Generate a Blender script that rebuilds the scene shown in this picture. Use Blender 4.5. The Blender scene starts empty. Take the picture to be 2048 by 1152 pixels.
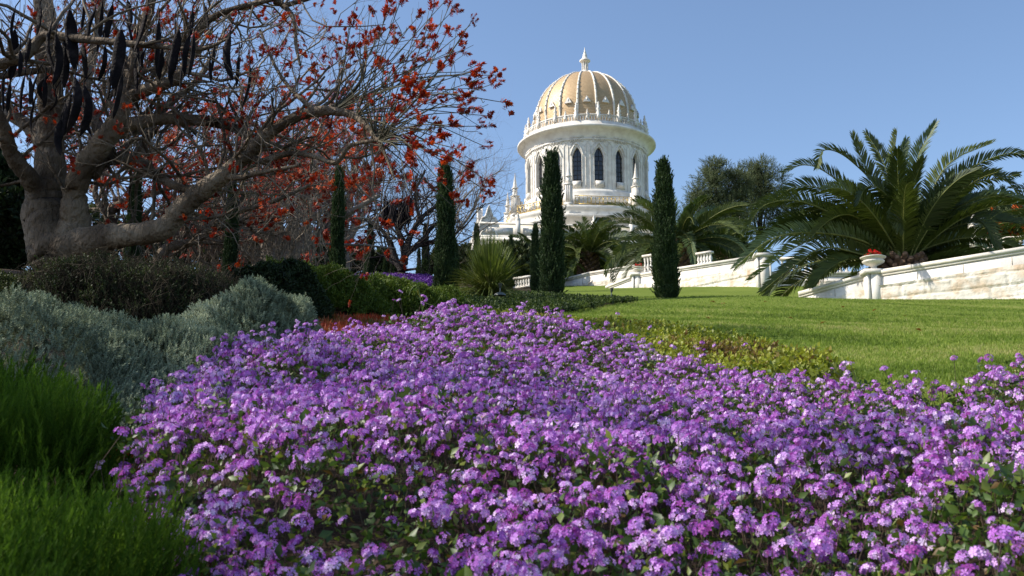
import bpy, math, random
import numpy as np
from mathutils import Vector, Matrix
R = math.radians
sc = bpy.context.scene
C = sc.collection
# ------------------------------------------------------------------ camera
PITCH = R(11.0); FPX = 2000.0
cam_d = bpy.data.cameras.new("camera"); cam = bpy.data.objects.new("camera", cam_d); C.objects.link(cam)
cam_d.lens = 36.0*FPX/2048; cam_d.sensor_width = 36; cam_d.clip_start = 0.05; cam_d.clip_end = 6000
cam.rotation_euler = (R(90)+PITCH, 0, 0)
cam_d.dof.use_dof = True; cam_d.dof.focus_distance = 8.0; cam_d.dof.aperture_fstop = 13
sc.camera = cam
# ------------------------------------------------------------------ sky, sun, exposure
SUN = Vector((-0.74, -0.04, 0.67)).normalized()
w = bpy.data.worlds.new("World"); sc.world = w; w.use_nodes = True
nt = w.node_tree; bg = nt.nodes['Background']
sky = nt.nodes.new('ShaderNodeTexSky'); sky.sky_type = 'NISHITA'; sky.sun_disc = False
sky.sun_elevation = math.asin(SUN.z); sky.sun_rotation = math.atan2(SUN.x, SUN.y)
sky.air_density = 0.95; sky.dust_density = 0.8; sky.ozone_density = 2.4; sky.altitude = 100
nt.links.new(sky.outputs[0], bg.inputs[0]); bg.inputs[1].default_value = 0.15
sd = bpy.data.lights.new("sun", 'SUN'); so = bpy.data.objects.new("sun", sd); C.objects.link(so)
sd.energy = 5.0; sd.angle = R(0.5); sd.color = (1.0, 0.93, 0.82)
so.rotation_euler = SUN.to_track_quat('Z', 'Y').to_euler()
sc.view_settings.view_transform = 'Standard'; sc.view_settings.look = 'None'
sc.view_settings.exposure = 0.40; sc.view_settings.gamma = 1.0
sc.cycles.max_bounces = 5; sc.cycles.diffuse_bounces = 2; sc.cycles.transmission_bounces = 3
sc.cycles.glossy_bounces = 2; sc.cycles.transparent_max_bounces = 4

# ------------------------------------------------------------------ helpers
_cp, _sp = math.cos(PITCH), math.sin(PITCH)
def P(x, y, Y):
    """world point seen at full-size photo pixel (x, y) whose forward distance is Y"""
    u = (x-1024.0)/FPX; v = (576.0-y)/FPX
    d = np.array([u, _cp - v*_sp, _sp + v*_cp])
    return d*(Y/d[1])
def PX(p):
    """inverse of P, arrays ok"""
    p = np.asarray(p, float)
    dep = p[..., 1]*_cp + p[..., 2]*_sp; up = -p[..., 1]*_sp + p[..., 2]*_cp
    return 1024+FPX*p[..., 0]/dep, 576-FPX*up/dep
def tag(o, label=None, cat=None, group=None, kind=None):
    if label: o['label'] = label
    if cat: o['category'] = cat
    if group: o['group'] = group
    if kind: o['kind'] = kind
    return o
def empty(name, loc, label, cat, group=None, rz=0):
    o = bpy.data.objects.new(name, None); C.objects.link(o); o.location = tuple(loc); o.rotation_euler = (0, 0, rz)
    o.empty_display_size = .2
    return tag(o, label, cat, group)
def build(name, parts, mats, parent=None, smooth=False, origin=None, uv=False):
    """parts: (V, F, mat index, rnd[, uv per vertex]) -> one mesh object. Vertices in world space, or in the parent's."""
    if not isinstance(mats, (list, tuple)): mats = [mats]
    Vs, loops, tot, mi, rn, uvs = [], [], [], [], [], []
    off = 0
    for p in parts:
        V, F = np.asarray(p[0], float), np.asarray(p[1], int)
        if len(V) == 0 or len(F) == 0: continue
        m = p[2] if len(p) > 2 else 0; r = p[3] if len(p) > 3 else 0.5
        Vs.append(V); loops.append((F+off).ravel()); tot.append(np.full(len(F), F.shape[1]))
        mi.append(np.broadcast_to(m, len(F))); rn.append(np.broadcast_to(r, len(F)))
        if uv: uvs.append((p[4] if len(p) > 4 else V[:, :2])[F.ravel()])
        off += len(V)
    V = np.concatenate(Vs); L = np.concatenate(loops); T = np.concatenate(tot)
    if origin is not None: V = V-np.asarray(origin)
    me = bpy.data.meshes.new(name)
    me.vertices.add(len(V)); me.vertices.foreach_set('co', V.astype(np.float32).ravel())
    me.loops.add(len(L)); me.loops.foreach_set('vertex_index', L.astype(np.int32))
    me.polygons.add(len(T)); me.polygons.foreach_set('loop_start', (np.cumsum(T)-T).astype(np.int32))
    me.polygons.foreach_set('material_index', np.concatenate(mi).astype(np.int32))
    for m in mats: me.materials.append(m)
    me.update(calc_edges=True)
    a = me.attributes.new('rnd', 'FLOAT', 'FACE'); a.data.foreach_set('value', np.concatenate(rn).astype(np.float32))
    if uv:
        ul = me.uv_layers.new(name='UVMap'); ul.data.foreach_set('uv', np.concatenate(uvs).astype(np.float32).ravel())
    if smooth: me.polygons.foreach_set('use_smooth', np.ones(len(T), bool))
    me.update()
    o = bpy.data.objects.new(name, me); C.objects.link(o)
    if parent is not None: o.parent = parent
    if origin is not None: o.location = tuple(origin)
    return o
def inst(tv, tf, M, T, r=None, m=0):
    """copy template (tv, tf) by K transforms into one mesh part"""
    K, n = len(T), len(tv)
    V = np.einsum('kij,nj->kni', M, tv)+T[:, None, :]
    F = tf[None, :, :]+(np.arange(K)*n)[:, None, None]
    if r is None: r = np.full(K, .5)
    return (V.reshape(-1, 3), F.reshape(-1, tf.shape[1]), m, np.repeat(r, len(tf)))
def frames(Z, rng, scale=1.0, spin=None):
    """matrices whose local z is Z, random spin, scale per item"""
    Z = Z/np.linalg.norm(Z, axis=1, keepdims=True); K = len(Z)
    a = np.where(np.abs(Z[:, 2:3]) < .9, np.array([[0, 0, 1.]]), np.array([[1., 0, 0]]))
    X = np.cross(a, Z); X /= np.linalg.norm(X, axis=1, keepdims=True); Yv = np.cross(Z, X)
    s = rng.uniform(0, 2*np.pi, K) if spin is None else spin
    c, q = np.cos(s)[:, None], np.sin(s)[:, None]
    X2 = X*c+Yv*q; Y2 = -X*q+Yv*c
    M = np.stack([X2, Y2, Z], axis=2)
    return M*np.broadcast_to(scale, K)[:, None, None]
def wob(p, seed, freq, oct=4):
    """smooth pseudo noise in about -1..1 for points (..., 2 or 3)"""
    g = np.random.default_rng(seed); p = np.asarray(p, float); out = np.zeros(p.shape[:-1]); amp, tot = 1., 0.
    for k in range(oct):
        for j in range(4):
            d = g.normal(size=p.shape[-1]); d /= np.linalg.norm(d)
            out += amp*np.sin(p@d*freq*g.uniform(.7, 1.4)*6.283+g.uniform(0, 6.28))
        tot += amp*2.2; freq *= 2.1; amp *= .55
    return out/tot
def catmull(pts, n):
    pts = np.asarray(pts, float)
    if len(pts) == 2: return pts[0]+(pts[1]-pts[0])*np.linspace(0, 1, n)[:, None]
    q = np.vstack([2*pts[0]-pts[1], pts, 2*pts[-1]-pts[-2]]); m = len(pts)-1
    t = np.linspace(0, m, n); i = np.minimum(t.astype(int), m-1); f = (t-i)[:, None]
    a, b, c, d = q[i], q[i+1], q[i+2], q[i+3]
    return .5*(2*b+(c-a)*f+(2*a-5*b+4*c-d)*f**2+(3*b-a-3*c+d)*f**3)
def tube(path, rad, sides=6, cap=True, lump=0, seed=0):
    path = np.asarray(path, float); n = len(path); rad = np.broadcast_to(rad, n)
    t = np.gradient(path, axis=0); t /= np.linalg.norm(t, axis=1, keepdims=True)+1e-9
    ref = np.array([0, 0, 1.]) if abs(t[:, 2]).mean() < .8 else np.array([0., 1, 0])
    a = np.cross(t, ref); a /= np.linalg.norm(a, axis=1, keepdims=True)+1e-9; b = np.cross(t, a)
    th = np.arange(sides)*2*np.pi/sides
    V = path[:, None, :]+rad[:, None, None]*(a[:, None, :]*np.cos(th)[None, :, None]+b[:, None, :]*np.sin(th)[None, :, None])
    V = V.reshape(-1, 3)
    if lump:
        c = np.repeat(path, sides, axis=0); V = c+(V-c)*(1+lump*wob(V, seed, 1.6, 3))[:, None]
    i = np.arange(n-1)[:, None]*sides; j = np.arange(sides)[None, :]; k = (j+1) % sides
    F = np.stack([i+j, i+k, i+sides+k, i+sides+j], axis=2).reshape(-1, 4)
    return V, F
def box(c, s, rz=0):
    c, s = np.asarray(c, float), np.asarray(s, float)/2
    v = np.array([[x, y, z] for x in (-1, 1) for y in (-1, 1) for z in (-1, 1)])*s
    ca, sa = math.cos(rz), math.sin(rz); v = v@np.array([[ca, sa, 0], [-sa, ca, 0], [0, 0, 1]])
    return v+c, np.array([[0, 1, 3, 2], [4, 6, 7, 5], [0, 4, 5, 1], [2, 3, 7, 6], [0, 2, 6, 4], [1, 5, 7, 3]])
def lathe(prof, n=48, c=(0, 0, 0), mod=None):
    prof = np.asarray(prof, float); th = np.arange(n)*2*np.pi/n; m = len(prof)
    r = np.repeat(prof[:, 0:1], n, 1)
    if mod is not None: r = r*(1+mod(th)[None, :])
    V = np.stack([r*np.sin(th), -r*np.cos(th), np.repeat(prof[:, 1:2], n, 1)], 2).reshape(-1, 3)+np.asarray(c)
    i = np.arange(m-1)[:, None]*n; j = np.arange(n)[None, :]; k = (j+1) % n
    return V, np.stack([i+j, i+k, i+n+k, i+n+j], 2).reshape(-1, 4)
def hexa(b4, t4):
    """closed solid from 4 bottom and 4 top points"""
    return np.vstack([b4, t4]), np.array([[3, 2, 1, 0], [4, 5, 6, 7], [0, 1, 5, 4], [1, 2, 6, 5], [2, 3, 7, 6], [3, 0, 4, 7]])

# ------------------------------------------------------------------ materials
def newmat(name):
    m = bpy.data.materials.new(name); m.use_nodes = True
    return m, m.node_tree.nodes, m.node_tree.links, m.node_tree.nodes['Principled BSDF']
def ramp(nd, cols, interp='LINEAR'):
    r = nd.new('ShaderNodeValToRGB'); e = r.color_ramp.elements; r.color_ramp.interpolation = interp
    while len(e) < len(cols): e.new(.5)
    for i, c in enumerate(cols):
        e[i].position = i/max(1, len(cols)-1); e[i].color = (*c, 1)
    return r
def leafmat(name, cols, rough=.5, trans=.3, spec=.3, noise=None, tint=(1.1, 1.15, .7)):
    m, nd, lk, b = newmat(name)
    at = nd.new('ShaderNodeAttribute'); at.attribute_name = 'rnd'
    r = ramp(nd, cols); lk.new(at.outputs['Fac'], r.inputs[0]); col = r.outputs[0]
    if noise:
        g = nd.new('ShaderNodeNewGeometry'); n = nd.new('ShaderNodeTexNoise'); n.inputs['Scale'].default_value = noise
        lk.new(g.outputs['Position'], n.inputs['Vector'])
        ad = nd.new('ShaderNodeMath'); ad.operation = 'MULTIPLY_ADD'; ad.inputs[1].default_value = 1.3; ad.inputs[2].default_value = -.65
        lk.new(n.outputs['Fac'], ad.inputs[0]); a2 = nd.new('ShaderNodeMath'); a2.operation = 'ADD'; a2.use_clamp = True
        lk.new(ad.outputs[0], a2.inputs[0]); lk.new(at.outputs['Fac'], a2.inputs[1]); lk.new(a2.outputs[0], r.inputs[0])
    lk.new(col, b.inputs['Base Color']); b.inputs['Roughness'].default_value = rough
    b.inputs['Specular IOR Level'].default_value = spec
    if trans:
        tr = nd.new('ShaderNodeBsdfTranslucent'); mx = nd.new('ShaderNodeMixShader'); mx.inputs[0].default_value = trans
        mu = nd.new('ShaderNodeMix'); mu.data_type = 'RGBA'; mu.blend_type = 'MULTIPLY'; mu.inputs[0].default_value = 1
        lk.new(col, mu.inputs[6]); mu.inputs[7].default_value = (*tint, 1); lk.new(mu.outputs[2], tr.inputs[0])
        lk.new(b.outputs[0], mx.inputs[1]); lk.new(tr.outputs[0], mx.inputs[2])
        lk.new(mx.outputs[0], nd['Material Output'].inputs[0])
    return m
def surf(name, cols, scale=3, rough=.7, bump=0, bscale=None, spec=.3, metal=0, detail=6, stretch=None):
    m, nd, lk, b = newmat(name)
    g = nd.new('ShaderNodeTexCoord'); n = nd.new('ShaderNodeTexNoise'); n.inputs['Scale'].default_value = scale; n.inputs['Detail'].default_value = detail
    vec = g.outputs['Object']
    if stretch:
        mp = nd.new('ShaderNodeMapping'); mp.inputs['Scale'].default_value = stretch; lk.new(vec, mp.inputs[0]); vec = mp.outputs[0]
    lk.new(vec, n.inputs['Vector'])
    r = ramp(nd, cols); lk.new(n.outputs['Fac'], r.inputs[0]); lk.new(r.outputs[0], b.inputs['Base Color'])
    if len(cols) > 1: r.color_ramp.elements[0].position = .3; r.color_ramp.elements[-1].position = .7
    b.inputs['Roughness'].default_value = rough; b.inputs['Metallic'].default_value = metal; b.inputs['Specular IOR Level'].default_value = spec
    if bump:
        n2 = nd.new('ShaderNodeTexNoise'); n2.inputs['Scale'].default_value = bscale or scale*4; n2.inputs['Detail'].default_value = 8
        lk.new(vec, n2.inputs['Vector']); bp = nd.new('ShaderNodeBump'); bp.inputs['Strength'].default_value = bump; bp.inputs['Distance'].default_value = .09
        lk.new(n2.outputs['Fac'], bp.inputs['Height']); lk.new(bp.outputs[0], b.inputs['Normal'])
    return m
M_bark = surf('coral_bark', [(.055, .040, .028), (.16, .125, .092), (.27, .22, .165)], 3, .9, 1.0, 22, .15, stretch=(1, 1, .6))
M_bark_pale = surf('pale_bark', [(.16, .135, .11), (.30, .26, .22)], 4, .9, .5, 20, .15)
M_bark_dark = surf('dark_bark', [(.025, .02, .018), (.06, .05, .045)], 4, .9, .5, 20, .15)
M_twig = surf('coral_twig', [(.13, .105, .08), (.25, .21, .165)], 5, .8, 0, spec=.2)
M_twig_green = surf('green_twig', [(.06, .06, .042), (.12, .11, .075)], 5, .7, 0, spec=.2)
M_pod = surf('seed_pod_skin', [(.006, .005, .006), (.012, .009, .010), (.03, .023, .022)], 9, .75, .3, 40, .08)
M_blossom = leafmat('coral_blossom', [(.15, .011, .005), (.30, .024, .005), (.48, .056, .007), (.70, .14, .012)], .5, .25, .3, tint=(1, .6, .5))
M_petal = leafmat('lantana_petal', [(.31, .05, .30), (.45, .13, .56), (.57, .25, .72), (.70, .40, .83), (.86, .66, .93)], .5, .25, .25, tint=(1, .75, 1.05))
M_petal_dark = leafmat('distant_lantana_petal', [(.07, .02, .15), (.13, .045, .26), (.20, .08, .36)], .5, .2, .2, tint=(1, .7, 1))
M_lleaf = leafmat('lantana_leaf', [(.030, .060, .014), (.05, .10, .018), (.09, .15, .025), (.20, .24, .04), (.14, .085, .03)], .45, .3, .4)
M_stem = leafmat('lantana_stem', [(.07, .06, .03), (.12, .07, .05)], .7, 0)
M_rosem = leafmat('rosemary_needles', [(.030, .060, .008), (.055, .115, .012), (.11, .19, .022)], .7, .4, .05, noise=2.5)
M_silver = leafmat('silver_foliage', [(.13, .155, .10), (.24, .285, .19), (.40, .44, .31)], .8, .15, .1, noise=2.0, tint=(1, 1.05, .95))
M_dry = leafmat('dry_bush_twigs', [(.022, .018, .012), (.045, .036, .024), (.10, .08, .055)], .8, .0, .1)
M_dryleaf = leafmat('dark_bush_leaf', [(.018, .028, .010), (.035, .05, .018), (.07, .085, .03)], .6, .2, .2, noise=.8)
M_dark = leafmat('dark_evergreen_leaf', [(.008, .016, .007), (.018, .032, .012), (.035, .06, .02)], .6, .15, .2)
M_mound = leafmat('juniper_ground_leaf', [(.04, .07, .010), (.085, .13, .016), (.15, .20, .03)], .6, .2, .2, noise=.9)
M_edge = leafmat('yellow_green_leaf', [(.10, .12, .015), (.20, .24, .025), (.32, .34, .045), (.16, .10, .035)], .5, .3, .3, noise=1.2)
M_cover = leafmat('dark_ground_leaf', [(.02, .038, .010), (.05, .078, .018), (.10, .14, .03)], .6, .2, .2, noise=.7)
M_grass = leafmat('lawn_grass_blade', [(.09, .14, .018), (.16, .24, .032), (.25, .32, .055), (.40, .38, .15)], .55, .35, .2, noise=.35)
M_cyp = leafmat('cypress_leaf', [(.018, .036, .014), (.035, .062, .022), (.06, .095, .032)], .6, .15, .2, noise=1.5)
M_palm = leafmat('palm_leaflet', [(.026, .042, .010), (.055, .078, .016), (.11, .135, .03)], .45, .18, .35)
M_palm_l = leafmat('palm_leaflet_pale', [(.05, .085, .03), (.09, .13, .045), (.13, .17, .065)], .5, .25, .5)
M_rachis = surf('palm_rachis', [(.10, .12, .03), (.20, .20, .06)], 3, .5)
M_ptrunk = surf('palm_trunk_bark', [(.05, .03, .02), (.16, .095, .06), (.26, .16, .10)], 6, .85, .6, 20)
M_spike = leafmat('strap_leaf', [(.05, .075, .012), (.10, .14, .022), (.18, .22, .045), (.36, .34, .14)], .45, .25, .4)
M_pine = leafmat('pine_needles', [(.06, .08, .04), (.10, .12, .06), (.15, .17, .085)], .7, .1, .1)
M_succ = leafmat('red_succulent_leaf', [(.35, .045, .02), (.50, .09, .03), (.28, .10, .03), (.10, .13, .03)], .4, .2, .4)
M_redflower = leafmat('geranium_petal', [(.5, .005, .005), (.75, .02, .015)], .5, .2, tint=(1, .4, .4))
M_gleaf = leafmat('geranium_leaf', [(.04, .08, .02), (.08, .13, .03)], .5, .2)
M_orange = leafmat('orange_bloom', [(.5, .08, .02), (.75, .18, .03)], .5, .2, tint=(1, .6, .4))
M_yellow = leafmat('yellow_bloom', [(.75, .50, .02), (.85, .62, .05)], .5, .2)
M_soilm = surf('soil', [(.03, .02, .013), (.07, .048, .03)], 8, .95, .6)
def whitestone(name, c0, c1, jx=1.3, jz=.55, joint=.5, bump=.15):
    m, nd, lk, b = newmat(name)
    tc = nd.new('ShaderNodeTexCoord'); n = nd.new('ShaderNodeTexNoise'); n.inputs['Scale'].default_value = 1.1; n.inputs['Detail'].default_value = 8
    lk.new(tc.outputs['Object'], n.inputs['Vector']); r = ramp(nd, [c0, c1]); r.color_ramp.elements[0].position = .35; r.color_ramp.elements[1].position = .6
    lk.new(n.outputs['Fac'], r.inputs[0])
    n2 = nd.new('ShaderNodeTexNoise'); n2.inputs['Scale'].default_value = 18; n2.inputs['Detail'].default_value = 6; lk.new(tc.outputs['Object'], n2.inputs['Vector'])
    mx = nd.new('ShaderNodeMix'); mx.data_type = 'RGBA'; mx.blend_type = 'OVERLAY'; mx.inputs[0].default_value = .3
    lk.new(r.outputs[0], mx.inputs[6]); lk.new(n2.outputs['Fac'], mx.inputs[7])
    lk.new(mx.outputs[2], b.inputs['Base Color']); b.inputs['Roughness'].default_value = .6
    bp = nd.new('ShaderNodeBump'); bp.inputs['Strength'].default_value = bump; bp.inputs['Distance'].default_value = .03
    lk.new(n2.outputs['Fac'], bp.inputs['Height']); lk.new(bp.outputs[0], b.inputs['Normal'])
    return m
M_marble = whitestone('white_marble', (.66, .61, .53), (.80, .76, .68))
M_marble2 = whitestone('carved_marble', (.58, .53, .45), (.76, .72, .65), bump=.5)
M_wallst = whitestone('smooth_wall_stone', (.60, .55, .48), (.74, .70, .63), bump=.25)
M_copst = whitestone('coping_stone', (.55, .50, .43), (.70, .65, .57), bump=.3)
def rockmat():
    m, nd, lk, b = newmat('rock_faced_stone')
    tc = nd.new('ShaderNodeTexCoord'); at = nd.new('ShaderNodeAttribute'); at.attribute_name = 'rnd'
    r = ramp(nd, [(.62, .50, .38), (.74, .70, .63), (.66, .61, .53), (.78, .74, .66)]); lk.new(at.outputs['Fac'], r.inputs[0])
    n = nd.new('ShaderNodeTexNoise'); n.inputs['Scale'].default_value = 2.5; n.inputs['Detail'].default_value = 9; lk.new(tc.outputs['Object'], n.inputs['Vector'])
    r2 = ramp(nd, [(.78, .64, .50), (1, 1, 1)]); r2.color_ramp.elements[0].position = .36; r2.color_ramp.elements[1].position = .52; lk.new(n.outputs['Fac'], r2.inputs[0])
    mx = nd.new('ShaderNodeMix'); mx.data_type = 'RGBA'; mx.blend_type = 'MULTIPLY'; mx.inputs[0].default_value = .8
    lk.new(r.outputs[0], mx.inputs[6]); lk.new(r2.outputs[0], mx.inputs[7]); lk.new(mx.outputs[2], b.inputs['Base Color'])
    b.inputs['Roughness'].default_value = .8
    bp = nd.new('ShaderNodeBump'); bp.inputs['Strength'].default_value = .5; bp.inputs['Distance'].default_value = .06
    n3 = nd.new('ShaderNodeTexNoise'); n3.inputs['Scale'].default_value = 9; n3.inputs['Detail'].default_value = 9; lk.new(tc.outputs['Object'], n3.inputs['Vector'])
    lk.new(n3.outputs['Fac'], bp.inputs['Height']); lk.new(bp.outputs[0], b.inputs['Normal'])
    return m
M_rock = rockmat()
def goldmat():
    m, nd, lk, b = newmat('golden_dome_tile')
    uv = nd.new('ShaderNodeUVMap'); uv.uv_map = 'UVMap'
    br = nd.new('ShaderNodeTexBrick'); br.inputs['Scale'].default_value = 1; br.inputs['Brick Width'].default_value = .34; br.inputs['Row Height'].default_value = .24
    br.inputs['Mortar Size'].default_value = .035; br.inputs['Mortar Smooth'].default_value = .6
    br.inputs['Color1'].default_value = (.63, .45, .25, 1); br.inputs['Color2'].default_value = (.53, .37, .20, 1); br.inputs['Mortar'].default_value = (.26, .16, .07, 1)
    lk.new(uv.outputs[0], br.inputs['Vector']); lk.new(br.outputs['Color'], b.inputs['Base Color'])
    b.inputs['Metallic'].default_value = .25; b.inputs['Roughness'].default_value = .5
    bp = nd.new('ShaderNodeBump'); bp.inputs['Strength'].default_value = .4; bp.inputs['Distance'].default_value = .04; bp.invert = True
    lk.new(br.outputs['Fac'], bp.inputs['Height']); lk.new(bp.outputs[0], b.inputs['Normal'])
    return m
M_gold = goldmat()
M_gilt = surf('gilded_metal', [(.55, .38, .12), (.75, .55, .22)], 3, .35, metal=.8, spec=.5)
M_glass = surf('dark_window_glass', [(.012, .014, .018), (.05, .052, .058)], .9, .12, spec=.6)
M_bars = surf('window_bar_metal', [(.02, .02, .022), (.035, .035, .038)], 3, .5)
M_bronze = surf('weathered_lamp_metal', [(.10, .11, .10), (.22, .23, .21)], 20, .4, metal=.6)

# ------------------------------------------------------------------ terrain
def tn(y): return math.tan(PITCH-math.atan((y-576)/FPX))
gp = []   # (photo x, distance, z or ('y', pixel))
for x in (-600, 200, 1000, 1700, 2600): gp += [(x, 1.0, -.62), (x, 2.0, -.42)]
gp += [(x, 3.2, -.10) for x in (200, 900, 1500)] + [(2048, 3.4, .10), (1720, 3.5, .10), (2600, 3.4, .1)]
gp += [(-200, 4.2, .22), (200, 4.5, .28), (700, 4.5, .18), (1100, 4.8, .25), (1500, 4.8, .32), (1850, 4.6, .44), (2400, 4.5, .44)]
gp += [(-200, 7, 1.0), (200, 7, 1.0), (500, 7, .85), (900, 7, .78), (1300, 7, .86), (1700, 7, .90), (2100, 7, .95), (2500, 7, .95)]
gp += [(-200, 10.5, 2.1), (150, 10.5, 2.05), (500, 10.5, 1.75), (900, 10.5, 1.58), (1400, 10.5, 1.63), (2000, 10.5, 1.60), (2500, 10.5, 1.6)]
gp += [(-300, 15, 3.2), (150, 15, 3.0), (600, 15, 2.75), (1000, 15, 2.5), (1500, 15, 2.52), (2048, 15, 2.42), (2500, 15, 2.4)]
gp += [(-300, 22, 4.6), (200, 22, 4.4), (700, 22, 4.15), (1000, 22, 3.95), (1300, 22, 3.85), (1700, 22, 3.82), (2048, 22, 3.78), (2500, 22, 3.7)]
gp += [(x, 30, 30*tn(y)) for x, y in ((-400, 560), (200, 562), (700, 562), (850, 568), (1000, 585), (1150, 594), (1335, 596), (1600, 596), (1770, 601), (2048, 600), (2600, 600))]
gp += [(x, 24.5, 24.5*tn(y)) for x, y in ((1180, 609), (1335, 611), (1550, 610), (1750, 612))]+[(x, 27.6, 27.6*tn(y)) for x, y in ((1180, 596), (1335, 597), (1550, 597), (1750, 601))]
gp += [(x, 36, 36*tn(y)) for x, y in ((0, 560), (800, 562), (1050, 590), (1250, 597), (1500, 601), (1640, 600), (1800, 600), (2100, 590))]
gp += [(x, 50, 50*tn(y)) for x, y in ((0, 562), (800, 563), (1050, 584), (1250, 580), (1500, 572), (1640, 568), (1850, 560), (2200, 555))]
gp += [(x, 68, 68*tn(y)) for x, y in ((-300, 556), (0, 556), (850, 562), (1050, 574), (1150, 568), (1300, 570), (1600, 560), (2200, 545))]
gp += [(x, 95, 95*tn(y)) for x, y in ((-300, 556), (0, 556), (850, 560), (1050, 556), (1300, 550), (1600, 545), (2200, 540))]
gp += [(x, 140, 140*tn(y)) for x, y in ((-300, 566), (0, 566), (850, 568), (1174, 558), (1500, 556), (2200, 556))]
gp += [(x, 300, 300*tn(600)) for x in (-800, 300, 1174, 2000, 3000)] + [(x, 1500, 1500*tn(780)) for x in (-800, 1024, 3000)]
GA = np.array([[(x-1024)/FPX*1.6, math.log(Y), z/Y] for x, Y, z in gp])
def _phi(r): return np.sqrt(r*r+.02)
_n = len(GA); _D = np.linalg.norm(GA[:, None, :2]-GA[None, :, :2], axis=2)
_A = np.zeros((_n+3, _n+3)); _A[:_n, :_n] = _phi(_D)-.004*np.eye(_n); _A[:_n, _n] = 1; _A[:_n, _n+1:] = GA[:, :2]; _A[_n:, :_n] = _A[:_n, _n:].T
_W = np.linalg.solve(_A, np.concatenate([GA[:, 2], [0, 0, 0]]))
def H(X, Y):
    X, Y = np.atleast_1d(np.asarray(X, float)), np.atleast_1d(np.asarray(Y, float)); X, Y = np.broadcast_arrays(X, Y); sh = X.shape
    X = X.ravel(); Y = Y.ravel(); Yc = np.maximum(Y, 1.0)
    q = np.stack([np.clip(X/Yc, -1.3, 1.3)*1.02*1.6, np.log(Yc)], 1); out = np.empty(len(q))
    for s in range(0, len(q), 20000):
        d = np.linalg.norm(q[s:s+20000, None, :]-GA[None, :, :2], axis=2)
        out[s:s+20000] = _phi(d)@_W[:_n]+_W[_n]+q[s:s+20000]@_W[_n+1:]
    z = out*Yc - .2*np.maximum(0, 1-Y)*1.0
    z = np.where(Y < 1, np.maximum(z, -3), z)
    z = z+.075*np.clip((Y-5)/5, 0, 1)*np.clip((34-Y)/8, 0, 1)*np.sin(X*.55+.9+Y*.12)*np.sin(Y*.42+X*.25+1.0)
    return z.reshape(sh)
def H1(x, y): return float(H(x, y)[0])
def pxx(X, Y): return 1024+FPX*X/(Y*1.02)
def lawn_min(px): return np.interp(px, [990, 1060, 1200, 1300, 1500, 1650, 1720, 2400], [13, 12, 10.5, 9.3, 7.2, 5.6, 3.6, 3.3])
def is_lawn(X, Y):
    px = pxx(X, np.maximum(Y, .5)); left = np.interp(Y, [5, 14, 17, 22, 27, 30], [990, 1000, 1080, 1270, 1150, 1120])
    return (Y > lawn_min(px)) & (px > left)
ys = np.concatenate([np.linspace(-6, 1, 8)[:-1], np.geomspace(1, 60, 230), np.geomspace(60, 2500, 60)[1:]])
us = np.concatenate([np.linspace(-6, -1.0, 10)[:-1], np.linspace(-1, 1, 200), np.linspace(1, 6, 10)[1:]])
Yg, Ug = np.meshgrid(ys, us, indexing='ij'); Xg = Ug*np.maximum(Yg, 3)
Zg = H(Xg, Yg)+.012*wob(np.stack([Xg, Yg], -1), 5, .8)*(Yg < 60)
V = np.stack([Xg, Yg, Zg], -1).reshape(-1, 3); ny, nu = len(ys), len(us)
i = np.arange(ny-1)[:, None]*nu; j = np.arange(nu-1)[None, :]
F = np.stack([i+j, i+j+1, i+nu+j+1, i+nu+j], 2).reshape(-1, 4)
cx = V[F].mean(1); lawnf = is_lawn(cx[:, 0], cx[:, 1]).astype(float)
def groundmat():
    m, nd, lk, b = newmat('ground_lawn_and_soil')
    at = nd.new('ShaderNodeAttribute'); at.attribute_name = 'rnd'; g = nd.new('ShaderNodeNewGeometry')
    n1 = nd.new('ShaderNodeTexNoise'); n1.inputs['Scale'].default_value = .5; n1.inputs['Detail'].default_value = 10; lk.new(g.outputs['Position'], n1.inputs['Vector'])
    n2 = nd.new('ShaderNodeTexNoise'); n2.inputs['Scale'].default_value = 30; n2.inputs['Detail'].default_value = 6; lk.new(g.outputs['Position'], n2.inputs['Vector'])
    r1 = ramp(nd, [(.09, .13, .018), (.13, .175, .026), (.18, .215, .04)]); r1.color_ramp.elements[0].position = .3; r1.color_ramp.elements[2].position = .7
    mxn = nd.new('ShaderNodeMix'); mxn.inputs[0].default_value = .5; lk.new(n1.outputs['Fac'], mxn.inputs[2]); lk.new(n2.outputs['Fac'], mxn.inputs[3]); lk.new(mxn.outputs[0], r1.inputs[0])
    r2 = ramp(nd, [(.025, .018, .012), (.06, .042, .028)]); lk.new(n2.outputs['Fac'], r2.inputs[0])
    mx = nd.new('ShaderNodeMix'); mx.data_type = 'RGBA'; lk.new(at.outputs['Fac'], mx.inputs[0]); lk.new(r2.outputs[0], mx.inputs[6]); lk.new(r1.outputs[0], mx.inputs[7])
    lk.new(mx.outputs[2], b.inputs['Base Color']); b.inputs['Roughness'].default_value = .95; b.inputs['Specular IOR Level'].default_value = .1
    bp = nd.new('ShaderNodeBump'); bp.inputs['Strength'].default_value = .8; bp.inputs['Distance'].default_value = .03; lk.new(n2.outputs['Fac'], bp.inputs['Height']); lk.new(bp.outputs[0], b.inputs['Normal'])
    return m
g = build('ground', [(V, F, 0, lawnf)], groundmat(), smooth=True); tag(g, kind='structure')

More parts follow.
